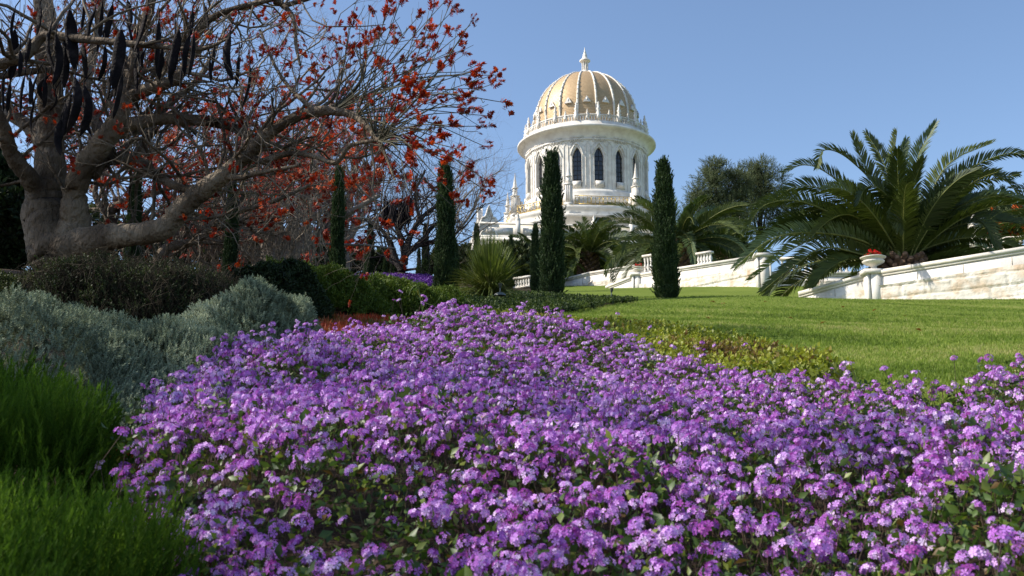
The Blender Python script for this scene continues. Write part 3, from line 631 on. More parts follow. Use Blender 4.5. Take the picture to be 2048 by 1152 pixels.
# ------------------------------------------------------------------ lantana bed
def bed_z(X, Y): return -.13+.254*(Y-1.3)+.105*wob(np.stack([X, Y], -1), 11, .6, 3)+.025*wob(np.stack([X, Y], -1), 12, 1.9, 2)+.012*np.exp(-((pxx(X, Y)-810)/170)**2)*np.clip((Y-2.6)/1.5, 0, 1)-.048*np.clip((pxx(X, Y)-930)/160, 0, 1)*np.clip((Y-1.9)/1.4, 0, 1)+.03*np.clip((pxx(X, Y)-1900)/120, 0, 1)*np.clip((Y-1.9)/1.4, 0, 1)
bpx = [(330, 1.05), (310, 1.3), (470, 1.42), (480, 1.58), (420, 1.75), (345, 1.9), (312, 2.1), (305, 2.45), (335, 2.95), (400, 3.3), (480, 3.8), (640, 4.2), (740, 4.3), (810, 4.5), (890, 4.8), (960, 4.9), (1130, 4.8), (1300, 4.4), (1500, 3.65), (1600, 3.35), (1700, 3.15), (1850, 2.92), (1950, 3.1), (2050, 3.3), (2200, 3.4)]
BX = np.array([(x-1024)/FPX*Y*1.02 for x, Y in bpx]); BY = np.array([Y for x, Y in bpx])
poly = np.vstack([np.stack([BX, BY], 1), [[3.2, 3.4], [3.2, .85], [-.45, .85]]])
def inside(px, py, poly):
    r = np.zeros(len(px), bool); j = len(poly)-1
    for i in range(len(poly)):
        xi, yi, xj, yj = *poly[i], *poly[j]
        c = ((yi > py) != (yj > py)) & (px < (xj-xi)*(py-yi)/(yj-yi+1e-12)+xi); r ^= c; j = i
    return r
def polydist(px, py, poly):
    d = np.full(len(px), 9.)
    for i in range(len(poly)):
        a, b = poly[i], poly[(i+1) % len(poly)]; ab = b-a; t = np.clip(((px-a[0])*ab[0]+(py-a[1])*ab[1])/(ab@ab), 0, 1)
        d = np.minimum(d, np.hypot(px-a[0]-t*ab[0], py-a[1]-t*ab[1]))
    return d
def scat(n, poly, rng):
    lo, hi = poly.min(0), poly.max(0); out = []; c = 0
    while c < n:
        p = rng.uniform(lo, hi, (n*2, 2)); p = p[inside(p[:, 0], p[:, 1], poly)]; out.append(p); c += len(p)
    return np.vstack(out)[:n]
def head_template(rng, nf):
    """rounded flower head, radius about 1: florets of five petals on a dome"""
    vs, fs = [], []; o = 0
    for k in range(nf):
        t = (k+.5)/nf; ph = math.acos(1-t*.92); a = k*2.399+rng.uniform(-.2, .2)
        n = np.array([math.sin(ph)*math.cos(a), math.sin(ph)*math.sin(a), math.cos(ph)]); c = n*np.array([1., 1., .62])*rng.uniform(.72, 1.15)
        e1 = np.cross(n, [0.3, .2, 1]); e1 /= np.linalg.norm(e1); e2 = np.cross(n, e1); s = rng.uniform(.30, .42)*(.6 if k < 2 else 1); tw = rng.uniform(0, 6.28)
        tilt = rng.normal(0, .4, 3); n2 = n+tilt
        vs.append(c-n*.05)
        for q in range(5):
            for da, rr, up in ((-.48, .85, .12), (0., 1.08, .02), (.48, .85, .12)):
                b = tw+q*1.2566+da*.9; vs.append(c+(e1*math.cos(b)+e2*math.sin(b))*s*rr+n2*up*s)
            fs.append([o, o+1+3*q, o+2+3*q, o+3+3*q])
        o += 16
    return np.array(vs), np.array(fs)
rng = np.random.default_rng(7)
N = 24000
p = scat(N, poly, rng)
dens = .66+.42*wob(p, 21, .9, 3)+.32*wob(p, 22, 2.6, 2)                      # thinner, leafier patches
vis = np.interp(pxx(p[:, 0], p[:, 1]), [300, 900, 1500, 2048], [1., .95, .72, .60])
yf = np.interp(p[:, 1], [1., 1.8, 2.6], [1., 1., 1.0])
p = p[(dens > rng.uniform(0, .62, N)) & (rng.uniform(0, 1, N) < vis*yf)]
K = len(p); edge = polydist(p[:, 0], p[:, 1], poly)
zz = bed_z(p[:, 0], p[:, 1])+rng.normal(0, .016, K)+np.where(rng.uniform(0, 1, K) < .06, rng.uniform(.02, .07, K), 0)-.10*np.clip(1-edge/.12, 0, 1)*rng.uniform(0, 1, K)
# a skirt of heads down the visible left flank
sk = rng.integers(0, 6, 420); f = rng.uniform(0, 1, 420); sx = BX[sk]+(BX[sk+1]-BX[sk])*f; sy = BY[sk]+(BY[sk+1]-BY[sk])*f; sdn = rng.uniform(0, .28, 420)
p3 = np.vstack([np.column_stack([p, zz]), np.column_stack([sx-.05*np.sqrt(sdn/.28)+rng.normal(0, .02, 420), sy+rng.normal(0, .02, 420), bed_z(sx, sy)-sdn])])
extra = [(1235, 628, 5.0), (1213, 647, 4.9), (1690, 727, 3.1), (1685, 735, 3.1), (800, 583, 5.5), (788, 600, 5.5), (845, 607, 5.4), (790, 630, 5.3), (955, 618, 5.1), (980, 616, 5.1), (505, 663, 3.9), (482, 668, 3.9), (512, 690, 3.85), (487, 697, 3.8), (1000, 660, 4.9), (1490, 690, 3.9), (1405, 686, 4.2), (1110, 655, 4.9), (310, 765, 2.9), (285, 772, 2.9), (1830, 745, 3.0), (1965, 720, 3.1), (1610, 742, 3.3), (1300, 655, 4.4), (700, 640, 4.6), (735, 648, 4.5)]
ex = np.array([P(*e) for e in extra]); p3 = np.vstack([p3, ex]); K = len(p3)
fl_parts = []
nrmz = np.column_stack([rng.normal(-.15, .42, K), rng.normal(-.35, .42, K), np.ones(K)])
size = rng.uniform(.0085, .0168, K)*np.interp(p3[:, 1], [1.2, 2.4, 4.5], [1.12, .97, .92])*np.where(rng.uniform(0, 1, K) < .2, .65, 1)
rr = rng.beta(2.2, 2.2, K)
for v in range(8):
    tv, tf = head_template(np.random.default_rng(100+v), (15, 12, 17, 11, 8, 16, 10, 13)[v]); sel = np.arange(K) % 8 == v
    M = frames(nrmz[sel], rng, size[sel]); V, Fq, m, r_ = inst(tv, tf, M, p3[sel], rr[sel])
    nt_ = len(tf)//5; r_ = r_+np.tile(np.repeat(np.interp(np.arange(nt_)/nt_, [0, .25, 1], [-.38, 0, .08]), 5), int(sel.sum()))
    r_ = np.clip(r_+np.repeat(rng.normal(0, .2, len(r_)//5+1), 5)[:len(r_)], 0, 1)
    fl_parts.append((V, Fq, 0, r_))
# stems below heads
st_t, st_f = tube([[0, 0, 0], [0, 0, -1]], .0009/.11, 3); Ms = np.tile(np.eye(3), (K, 1, 1))*np.column_stack([np.full(K, .11), np.full(K, .11), np.full(K, .11)])[:, None, :]
Ms[:, 0, 2] = rng.normal(0, .03, K); Ms[:, 1, 2] = rng.normal(0, .03, K)
fl_parts.append(inst(st_t, st_f, Ms, p3, rng.uniform(0, 1, K), 2))
# leaves: volume under the canopy
NL = 120000; q = scat(NL, poly, rng); ed = polydist(q[:, 0], q[:, 1], poly); dpt = rng.exponential(.045, NL)
lz = bed_z(q[:, 0], q[:, 1])+.035*np.clip(wob(q, 23, 2.0, 2)-.2, 0, 1)-.004-dpt+np.where(rng.uniform(0, 1, NL) < .12, .022, 0)-.10*np.clip(1-ed/.10, 0, 1)
lp = np.column_stack([q, lz])
sk = rng.integers(0, len(BX)-1, 16000); f = rng.uniform(0, 1, 16000); sx = BX[sk]+(BX[sk+1]-BX[sk])*f; sy = BY[sk]+(BY[sk+1]-BY[sk])*f; sdn = rng.uniform(0, .38, 16000)
lp = np.vstack([lp, np.column_stack([sx+rng.normal(0, .035, 16000), sy+rng.normal(0, .035, 16000), bed_z(sx, sy)-.02-sdn])]); 
for e in ex: lp = np.vstack([lp, e+np.column_stack([rng.normal(0, .014, 10), rng.normal(0, .014, 10), rng.uniform(-.16, -.012, 10)])])
NL = len(lp); ltv, ltf = upright_leaf(1, .55)
ld = np.column_stack([rng.normal(0, 1, NL), rng.normal(0, 1, NL), rng.uniform(-.1, 1.3, NL)])
lsz = rng.uniform(.010, .026, NL)*np.interp(lp[:, 1], [1.2, 2.2], [1.15, .9])
lr = rng.beta(2, 2.6, NL)*.8; lr[rng.uniform(0, 1, NL) < .05] = 1.0; lr[rng.uniform(0, 1, NL) < .08] = .72
fl_parts.append(inst(ltv, ltf, frames(ld, rng, lsz), lp, lr, 1))
bed = build('lantana_bed', fl_parts, [M_petal, M_lleaf, M_stem]); tag(bed, 'wide foreground bed of purple lantana flower heads over green leaves', 'flower bed', kind='stuff')
# a few yellow blooms in the bed
for (x, y, Y, lab) in ((692, 747, 3.25, 'yellow flower head standing out in the purple lantana, left of centre'), (647, 795, 2.85, 'small pale yellow bloom low among the purple heads, left of centre')):
    tv, tf = head_template(np.random.default_rng(5), 18); c = P(x, y, Y)
    o = build('yellow_flower', [inst(tv, tf, frames(np.array([[0, -.4, 1.]]), rng, .02 if Y > 3 else .012), np.zeros((1, 3)), np.array([.5]))], M_yellow); o.location = tuple(c); tag(o, lab, 'flower')

# ------------------------------------------------------------------ rosemary bushes, lower left
def bush_surface(name, label, cat, outline, topf, n, tmpl_fn, size, mats, rng, lean=.25, group=None, depthf=.0, mat=0, ntpl=4, under=None, kind=None, edw=.25):
    """shoots over a mounded surface; outline: plan polygon, topf(X,Y): canopy height"""
    outline = np.asarray(outline, float); q = scat(n, outline, rng); ed = polydist(q[:, 0], q[:, 1], outline)
    tz = topf(q[:, 0], q[:, 1]); gz = H(q[:, 0], q[:, 1]); edf = np.clip(ed/edw, 0, 1)**.5
    zt_ = gz+(tz-gz)*(.25+.75*edf); zt_ -= rng.uniform(0, depthf, n)
    e = .05; gx = (topf(q[:, 0]+e, q[:, 1])-topf(q[:, 0]-e, q[:, 1]))/(2*e); gy = (topf(q[:, 0], q[:, 1]+e)-topf(q[:, 0], q[:, 1]-e))/(2*e)
    nz = np.column_stack([-gx*.7, -gy*.7, np.ones(n)])+rng.normal(0, lean, (n, 3)); parts = []
    base = np.column_stack([q, zt_]); sz = size*rng.uniform(.65, 1.3, n); r = np.clip(.5+.35*wob(q, 31, 1.1, 2)+rng.normal(0, .18, n), 0, 1)
    for v in range(ntpl):
        tv, tf = tmpl_fn(np.random.default_rng(v+50)); s = np.arange(n) % ntpl == v
        parts.append(inst(tv, tf, frames(nz[s], rng, sz[s]), base[s]-nz[s]/np.linalg.norm(nz[s], axis=1, keepdims=True)*sz[s][:, None]*.8, r[s], mat))
    if under: parts += under
    c = outline.mean(0); cz = H1(*c); o = build(name, parts, mats, origin=(c[0], c[1], cz)); tag(o, label, cat, group, kind); return o
def pl(pts): return [((x-1024)/FPX*Y*1.02, Y) for x, Y in pts]
rosem_t = lambda g: sprig_t(44, 1.0, .13, .018, g, .75, .02)
def rz1(X, Y): return P(0, 0, 1)[2]*0 + Y*np.interp(pxx(X, Y), [-300, 0, 120, 200, 270, 330], [tn(745), tn(735), tn(745), tn(765), tn(800), tn(870)])*np.interp(Y, [1.9, 2.3, 3.0], [.62, .85, 1.]) + .05*wob(np.stack([X, Y], -1), 41, 1.6, 3)
def rz2(X, Y): return Y*np.interp(pxx(X, Y), [-300, 0, 150, 260, 330, 420, 480], [tn(925), tn(935), tn(960), tn(995), tn(1000), tn(1025), tn(1060)])-np.interp(Y, [1.15, 1.45, 1.75, 2.0], [.10, .03, .0, .02])+.04*wob(np.stack([X, Y], -1), 43, 2.0, 3)
rng = np.random.default_rng(17)
bush_surface('rosemary_bush', 'upper feathery green bush at the left edge, just below the silver foliage', 'bush', pl([(-350, 2.0), (310, 1.95), (330, 2.2), (320, 2.55), (290, 2.8), (100, 3.0), (-300, 3.05)]), rz1, 2500, rosem_t, .16, [M_rosem], rng, .20, 'feathery green bushes at the left', .10, edw=.10)
bush_surface('rosemary_bush', 'feathery green bush filling the bottom left corner beside the purple flowers', 'bush', pl([(-450, 1.0), (330, 1.0), (340, 1.35), (500, 1.42), (520, 1.58), (460, 1.78), (360, 1.92), (100, 1.95), (-350, 2.0)]), rz2, 2500, rosem_t, .125, [M_rosem], rng, .20, 'feathery green bushes at the left', .10, edw=.08)
# ------------------------------------------------------------------ silver bushes
silv_t = lambda g: sprig_t(17, 1.0, .34, .075, g, 1.15, .0)
def mound(cx, cy, rx, ry, top, pw=2.2, bump=.05, seed=1):
    def f(X, Y):
        d = np.sqrt(((X-cx)/rx)**2+((Y-cy)/ry)**2); g_ = cz0+(top-cz0)*np.sqrt(np.clip(1-d**pw, .0, 1))
        return g_+bump*wob(np.stack([X, Y], -1), seed, .9, 3)
    cz0 = H1(cx, cy)-.05
    return f
def ell(cx, cy, rx, ry, n=28): a = np.linspace(0, 2*np.pi, n, endpoint=False); return np.stack([cx+rx*np.cos(a), cy+ry*np.sin(a)], 1)
def mound_bush(name, label, cat, px, ytop, Y, rpx, ry, n, tf_, size, mats, seed, bump=.05, group=None, lean=.3, pw=2.2, depthf=.05, kind=None):
    """mound whose top shows at (px, ytop) at distance Y with half width rpx"""
    t = P(px, ytop, Y); rx = rpx/FPX*Y*1.02
    # the top is lifted only as seen at its centre
    return bush_surface(name, label, cat, ell(t[0], Y, rx, ry), mound(t[0], Y, rx, ry, t[2], pw, bump, seed), n, tf_, size, mats, np.random.default_rng(seed), lean, group, depthf, kind=kind)
gs = 'silver grey shrubs on the left slope'
mound_bush('silver_bush', 'silver grey shrub mound cut by the left edge above the feathery bushes', 'bush', 50, 640, 4.7, 400, 1.05, 16000, silv_t, .048, [M_silver], 3, .20, gs, pw=3.4)
mound_bush('silver_bush', 'middle one of the three silver grey shrub mounds, below the dry brown bush', 'bush', 370, 684, 4.7, 230, .8, 11000, silv_t, .045, [M_silver], 4, .16, gs, pw=3)
mound_bush('silver_bush', 'silver grey shrub mound farthest right, highest by the purple lantana', 'bush', 500, 618, 6.0, 180, 1.0, 13000, silv_t, .052, [M_silver], 6, .22, gs, pw=3)
# ------------------------------------------------------------------ dry brown bush + dark bushes + mounds
def tangle_t(g):
    vs, fs, o = [], [], 0
    for k in range(5):
        a = g.uniform(0, 6.28); r0 = g.uniform(.0, .3); b = np.array([math.cos(a), math.sin(a), 0])
        pth = np.array([b*r0*.3, b*(r0+.15)+[0, 0, .4], b*(r0+.32)+g.normal(0, .12, 3)+[0, 0, .8]]); v, f = tube(pth, [.012, .009, .004], 3); vs.append(v); fs.append(f+o); o += len(v)
    return np.vstack(vs), np.vstack(fs)
leafy_t = lambda g: sprig_t(9, 1.0, .34, .13, g, 1.0, .15)
def twig_and_leaf(name, label, cat, px, ytop, Y, rpx, ry, n1, n2, s1, s2, mleaf, seed, bump=.1, pw=2.6):
    o = mound_bush(name, label, cat, px, ytop, Y, rpx, ry, n1, tangle_t, s1, [M_dry], seed, bump, None, .6, pw, .12)
    t = P(px, ytop, Y); rx = rpx/FPX*Y*1.02
    o2 = bush_surface('leaves', None, None, ell(t[0], Y, rx, ry), mound(t[0], Y, rx, ry, t[2]+.02, pw, bump, seed), n2, leafy_t, s2, [mleaf], np.random.default_rng(seed+9), .4, None, .3)
    o2.parent = o; o2.location = (0, 0, 0)
    return o
twig_and_leaf('dry_bush', 'wide dark brown twiggy bush under the big coral tree', 'bush', 270, 532, 8.3, 262, .9, 7000, 15000, .18, .075, M_dryleaf, 61, .16, 2.4)
mound_bush('green_bush', 'low green bush at the left edge between the dry brown bush and the silver foliage', 'bush', -20, 560, 8.0, 150, .8, 3200, leafy_t, .10, [M_dryleaf], 64, .08)
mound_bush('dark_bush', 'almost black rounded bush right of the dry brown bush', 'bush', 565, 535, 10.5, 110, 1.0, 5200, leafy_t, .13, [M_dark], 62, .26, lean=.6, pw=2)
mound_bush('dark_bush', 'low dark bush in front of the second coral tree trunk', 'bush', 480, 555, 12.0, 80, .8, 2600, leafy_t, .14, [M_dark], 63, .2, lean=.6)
ground_t = lambda g: sprig_t(8, 1.0, .40, .12, g, 1.1, .1)
mound_bush('juniper_mound', 'green spreading mound right of the black bush, reaching down to the red plants', 'bush', 650, 572, 13.0, 170, 2.2, 12000, ground_t, .12, [M_mound], 71, .22, lean=.5, pw=2)
mound_bush('juniper_mound', 'low green spreading mound below the distant purple bed, left of the strap-leaved clump', 'bush', 820, 598, 14.5, 130, 2.2, 9000, ground_t, .12, [M_mound], 72, .16, lean=.5, pw=2)
# ground covers (stuff)
def cover(name, label, outline, n, tmpl, size, mats, seed, hgt=.06, amp=.03, mat=0, cat='ground cover'):
    rng = np.random.default_rng(seed); q = scat(n, np.asarray(outline), rng); z_ = H(q[:, 0], q[:, 1])+hgt*rng.uniform(.2, 1, n)+amp*wob(q, seed, .7, 3)
    nz = np.column_stack([rng.normal(0, .45, n), rng.normal(-.15, .45, n), np.ones(n)]); parts = []
    r = np.clip(.45+.4*wob(q, seed+1, .6, 3)+rng.normal(0, .2, n), 0, 1); sz = size*rng.uniform(.6, 1.3, n)
    for v in range(3):
        tv, tf = tmpl(np.random.default_rng(v+5)); s = np.arange(n) % 3 == v; parts.append(inst(tv, tf, frames(nz[s], rng, sz[s]), np.column_stack([q, z_])[s], r[s], mat))
    return tag(build(name, parts, mats), label, cat, kind='stuff')
edge_t = lambda g: sprig_t(7, 1.0, .55, .30, g, 1.2, .1)
cover('edging_groundcover', 'yellow-green leafy ground cover between the lantana and the lawn', pl([(850, 7.0), (1000, 5.4), (1350, 4.8), (1550, 4.3), (1690, 4.2), (1670, 5.5), (1500, 7.3), (1300, 9.4), (1200, 10.6), (1060, 12.5), (940, 13), (870, 11.0)]), 15000, edge_t, .060, [M_edge], 81, .09, .04)
cover('dark_groundcover', 'dark green low ground cover below the cypresses and strap-leaved clump', pl([(850, 12.8), (960, 13.2), (1060, 13.5), (1130, 16), (1190, 19), (1275, 23), (1200, 25), (1000, 27), (860, 25)]), 17000, edge_t, .085, [M_cover], 82, .09, .035)
# red succulents
def rosette(g):
    vs, fs, o = [], [], 0
    for k in range(11):
        a = k*2.4; e = .35+.9*(k/11); d = np.array([math.cos(a)*math.sin(e), math.sin(a)*math.sin(e), math.cos(e)]); s = np.array([-math.sin(a), math.cos(a), 0])*.07
        vs += [d*.05-s*.7, d*.05+s*.7, d*.55+s, d*.55-s, d*1.0+[0, 0, .12]]; fs += [[o, o+1, o+2], [o, o+2, o+3], [o+3, o+2, o+4]]; o += 5
    return np.array(vs), np.array(fs)
cover('red_succulents', 'band of red and orange succulent rosettes along the far edge of the lantana', pl([(610, 8.6), (660, 8.4), (900, 8.6), (960, 9.0), (900, 10.6), (760, 11.2), (640, 10.8), (600, 9.6)]), 2300, rosette, .085, [M_succ], 83, .08, .02, cat='succulents')
cover('red_succulents', 'few red and orange rosettes between silver foliage and lantana at left', pl([(230, 3.05), (300, 3.05), (360, 3.4), (340, 3.55), (250, 3.3)]), 60, rosette, .07, [M_succ], 84, .18, .02, cat='succulents')
# far lantana bed
fb = ell((775-1024)/FPX*27*1.02, 27, 1.75, 3.0)
def fbz(X, Y): return H(X, Y)+.28+.06*wob(np.stack([X, Y], -1), 91, .5, 3)
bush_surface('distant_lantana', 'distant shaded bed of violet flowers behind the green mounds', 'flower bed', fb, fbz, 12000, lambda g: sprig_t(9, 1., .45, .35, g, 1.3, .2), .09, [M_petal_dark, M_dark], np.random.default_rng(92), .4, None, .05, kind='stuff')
# strap-leaved clump
def strap_clump(px, py, Y, hpx, wpx, n, label, seed):
    rng = np.random.default_rng(seed); b = P(px, py, Y); s = hpx/FPX*Y*1.02; parts = []; o = empty('strap_leaf_clump', b, label, 'plant')
    for k in range(n):
        a = rng.uniform(0, 6.28); e = abs(rng.normal(0, .66)); L_ = s*rng.uniform(.75, 1.12)*(1-.12*e); d = np.array([math.cos(a), math.sin(a), 0])
        t = np.linspace(0, 1, 6)[:, None]; pth = d*(.12*s*rng.uniform(0, 1)+L_*math.sin(e)*t)+np.array([0, 0, 1])*(L_*math.cos(e)*t-.55*L_*max(0, e-.15)*t**2.4)
        w_ = s*.0075*np.array([1, 1, .95, .8, .55, .08])[:, None]; sd_ = np.array([-d[1], d[0], 0])
        v = np.vstack([pth-sd_*w_, pth+sd_*w_]); i = np.arange(5); parts.append((v, np.stack([i, i+1, i+7, i+6], 1), 0, np.clip(rng.beta(2, 2.5)+(.25 if e > .8 else 0), 0, 1)))
    build('leaves', parts, M_spike, o); return o
strap_clump(980, 592, 20, 120, 70, 1900, 'big fountain-like clump of long green strap leaves left of the tall central cypress', 5)

# ------------------------------------------------------------------ lawn grass
rng = np.random.default_rng(55); n = 130000
Yr = 3.3*(34/3.3)**rng.uniform(0, 1, n); pxr = rng.uniform(880, 2120, n); Xr = (pxr-1024)/FPX*Yr*1.02
k_ = is_lawn(Xr, Yr); Xr, Yr = Xr[k_], Yr[k_]; n = len(Xr)
tv = []; tf = []
g3 = np.random.default_rng(2)
for k in range(5):
    v, f = blade_t(1, .13, .45); a = g3.uniform(0, 6.28); c, s = math.cos(a), math.sin(a); v = v@np.array([[c, s, 0], [-s, c, 0], [0, 0, 1]])*g3.uniform(.6, 1.1)+[g3.uniform(-.6, .6), g3.uniform(-.6, .6), 0]; tv.append(v); tf.append(f+5*k)
tv, tf = np.vstack(tv), np.vstack(tf)
sz = .024*np.clip(Yr/6, .9, 2.2)**.6*rng.uniform(.6, 1.3, n)
rr = np.clip(.42+.5*wob(np.stack([Xr, Yr*.6], 1), 57, .5, 5)+rng.normal(0, .24, n), 0, 1)
M = frames(np.column_stack([rng.normal(0, .25, (n, 2)), np.ones(n)]), rng, sz)
tag(build('lawn_grass', [inst(tv, tf, M, np.column_stack([Xr, Yr, H(Xr, Yr)-.002]), rr)], M_grass), 'short mown green grass of the sloping lawn', 'grass', kind='stuff')

# ------------------------------------------------------------------ woody trees
class Tree:
    def __init__(s, seed): s.rng = np.random.default_rng(seed); s.wood = []; s.twig = []; s.green = []; s.tips = []; s.nodes = []
    def limb(s, pts, lump=.0, sides=12, collect=True, n=None):
        """pts: (px, py, Y, width px)"""
        W = np.array([P(a, b, c) for a, b, c, d in pts]); r = np.array([d/2/FPX*(c*_cp+P(a, b, c)[2]*_sp) for a, b, c, d in pts])
        n = n or 6*len(pts); Wp = catmull(W, n); rp__ = np.interp(np.linspace(0, 1, n), np.linspace(0, 1, len(r)), r)
        Wp[1:-1] += s.rng.normal(0, 1, (n-2, 3))*rp__[1:-1, None]*.06
        rp__ = rp__*(1+.02*np.sin(np.arange(n)*1.1+s.rng.uniform(0, 6))+.012*s.rng.normal(size=n))
        s.wood.append(tube(Wp, rp__, sides, lump=lump, seed=int(s.rng.integers(99))));
        if collect: s.nodes += [(Wp[i], Wp[min(i+1, n-1)]-Wp[i-1] if i else Wp[1]-Wp[0], rp__[i]) for i in range(1, n)]
        return Wp
    def twigpath(s, p0, d, L, n, wander=.25, up=.1, droop=0):
        d = d/np.linalg.norm(d); pts = [p0]; st = L/n
        for k in range(n):
            d = d+s.rng.normal(0, wander, 3)+np.array([0, 0, up-droop*k/n]); d /= np.linalg.norm(d); pts.append(pts[-1]+d*st)
        return np.array(pts)
    def branch(s, p0, d, L, r, lvl, kids=(4, 4, 3), ratio=.55, wander=.22, up=.08, spread=.9, store='twig'):
        n = 6 if lvl > 0 else 4; pth = s.twigpath(p0, d, L, n, wander, up); rr = np.linspace(r, r*.45, n+1)
        (s.wood if r > .02*s.k else getattr(s, store)).append(tube(pth, rr, 5 if r > .02*s.k else 3))
        if lvl == 0: s.tips.append((pth[-1], pth[-1]-pth[-2])); return
        for c in range(kids[-lvl] if lvl <= len(kids) else 3):
            t = s.rng.uniform(.3, 1.); i = min(int(t*n), n-1); q = pth[i]+(pth[i+1]-pth[i])*(t*n-i); dd = (pth[i+1]-pth[i]); dd = dd/np.linalg.norm(dd)+s.rng.normal(0, spread*.6, 3)
            s.branch(q, dd, L*ratio*s.rng.uniform(.7, 1.25), rr[i]*.55, lvl-1, kids, ratio, wander, up, spread, store)
    k = 1.
def blossom_t(g):
    vs, fs, o = [], [], 0
    for k in range(24):
        t = k/24; a = k*2.4; e = .55+1.15*(1-t)+g.normal(0, .2); d = np.array([math.cos(a)*math.sin(e), math.sin(a)*math.sin(e), math.cos(e)]); b = np.array([0, 0, t*.9-.45]); s_ = np.array([-math.sin(a), math.cos(a), 0])*.11; l = g.uniform(.38, .55)
        vs += [b-s_*.5, b+s_*.5, b+d*l*.55+s_, b+d*l*.55-s_, b+d*l+[0, 0, .08]]; fs += [[o, o+1, o+2], [o, o+2, o+3], [o+3, o+2, o+4]]; o += 5
    return np.array(vs), np.array(fs)
def blossoms(tips, rng, size, clump=2):
    if clump > 1: tips = [(t[0]+rng.normal(0, size*.5, 3)*(q > 0), t[1]) for t in tips for q in range(clump+int(rng.uniform() < .4))]
    n = len(tips); T = np.array([t[0] for t in tips]); D = np.array([t[1]/np.linalg.norm(t[1]) for t in tips])+rng.normal(0, .5, (n, 3))+[0, 0, .25]; parts = []
    sz = size*rng.uniform(.55, 1.2, n); r = rng.beta(2, 2, n)
    for v in range(4):
        tv, tf = blossom_t(np.random.default_rng(v+70)); s = np.arange(n) % 4 == v
        if s.any():
            V, F, m, rr = inst(tv, tf, frames(D[s], rng, sz[s]), T[s], r[s]); parts.append((V, F, 0, np.clip(rr+rng.normal(0, .15, len(rr)), 0, 1)))
    return parts
# --- the big coral tree
T1 = Tree(3); T1.k = 1.
Y0 = 10.5
T1.limb([(128, 580, Y0, 140), (127, 535, Y0, 118), (120, 495, Y0, 118), (106, 450, Y0, 112), (94, 400, Y0, 86), (101, 350, Y0, 63), (99, 290, Y0, 54), (103, 220, Y0-.1, 52), (98, 150, Y0-.2, 46), (92, 60, Y0-.3, 42), (80, -40, Y0-.4, 34), (70, -150, Y0-.4, 20)], .05, 24, n=70)
T1.limb([(142, 500, Y0-.15, 78), (150, 440, Y0-.2, 60), (150, 385, Y0-.3, 44), (170, 335, Y0-.4, 44), (212, 275, Y0-.5, 44), (242, 225, Y0-.6, 34), (258, 160, Y0-.6, 28), (275, 90, Y0-.5, 24), (300, 10, Y0-.4, 20), (330, -90, Y0-.4, 12)], .02, 16, n=60)
T1.limb([(130, 505, Y0-.1, 96), (180, 484, Y0-.3, 62), (250, 471, Y0-.5, 47), (325, 458, Y0-.6, 45), (368, 412, Y0-.7, 42), (430, 362, Y0-.8, 36), (490, 315, Y0-.9, 28), (525, 278, Y0-1, 26), (580, 240, Y0-1.1, 22), (640, 222, Y0-1.2, 20), (700, 228, Y0-1.3, 15), (735, 255, Y0-1.4, 12), (757, 282, Y0-1.5, 10)], .03, 16, n=80)
T1.limb([(85, 385, Y0-.1, 48), (55, 350, Y0-.3, 34), (22, 305, Y0-.5, 30), (5, 250, Y0-.7, 26), (-30, 180, Y0-.9, 20), (-60, 60, Y0-1, 14)], .05, 12)
T1.limb([(95, 300, Y0, 40), (60, 255, Y0+.3, 30), (20, 230, Y0+.6, 22), (-60, 190, Y0+.8, 14)], .04, 10)
T1.limb([(235, 262, Y0-.5, 26), (275, 245, Y0-.5, 26), (340, 238, Y0-.4, 24), (430, 245, Y0-.5, 20), (485, 265, Y0-.7, 18), (512, 300, Y0-.85, 18)], .04, 10)
T1.limb([(190, 320, Y0-.3, 30), (235, 318, Y0-.1, 24), (275, 322, Y0, 22), (320, 355, Y0-.2, 17), (370, 378, Y0-.5, 16), (425, 372, Y0-.7, 18)], .04, 10)
T1.limb([(262, 320, Y0, 18), (290, 285, Y0+.3, 16), (312, 240, Y0+.5, 14), (345, 200, Y0+.8, 12), (400, 150, Y0+1, 9), (450, 60, Y0+1.2, 6)], .03, 8)
T1.limb([(-60, 140, 8.6, 22), (0, 128, 8.6, 20), (55, 108, 8.6, 20), (88, 72, 8.6, 19), (150, 76, 8.5, 17), (225, 84, 8.4, 14), (310, 92, 8.3, 11), (400, 98, 8.2, 8), (455, 78, 8.1, 5)], .03, 10)
T1.limb([(-60, 155, 9.4, 16), (0, 152, 9.4, 15), (90, 140, 9.5, 14), (125, 150, 9.7, 12)], .03, 8)
T1.limb([(250, 195, Y0-.6, 30), (300, 178, Y0-.7, 26), (350, 158, Y0-.8, 22), (378, 118, Y0-.8, 18), (395, 70, Y0-.8, 15), (430, 32, Y0-.9, 13), (490, 12, Y0-1, 11), (560, -5, Y0-1.1, 9)], .04, 10)
T1.limb([(180, 350, Y0-.3, 30), (215, 300, Y0-.2, 30), (190, 240, Y0+.1, 26), (170, 180, Y0+.3, 22), (190, 90, Y0+.6, 18), (210, -40, Y0+.8, 12)], .04, 10)
T1.limb([(500, 305, Y0-.9, 16), (520, 322, Y0-.95, 13), (575, 308, Y0-1, 11), (625, 312, Y0-1.1, 10), (672, 325, Y0-1.2, 10), (700, 292, Y0-1.3, 9), (755, 280, Y0-1.5, 8)], .03, 8)
T1.limb([(550, 3, Y0-1, 13), (568, 12, Y0-1, 12), (588, 40, Y0-1.1, 9), (592, 90, Y0-1.1, 7), (600, 130, Y0-1.2, 5)], .03, 8)
T1.limb([(568, 12, Y0-1, 11), (620, -4, Y0-1, 9), (700, -30, Y0-1, 6)], .03, 8)
T1.limb([(640, 222, Y0-1.2, 12), (610, 205, Y0-1.1, 10), (560, 150, Y0-.9, 7), (520, 60, Y0-.7, 5)], .03, 8)
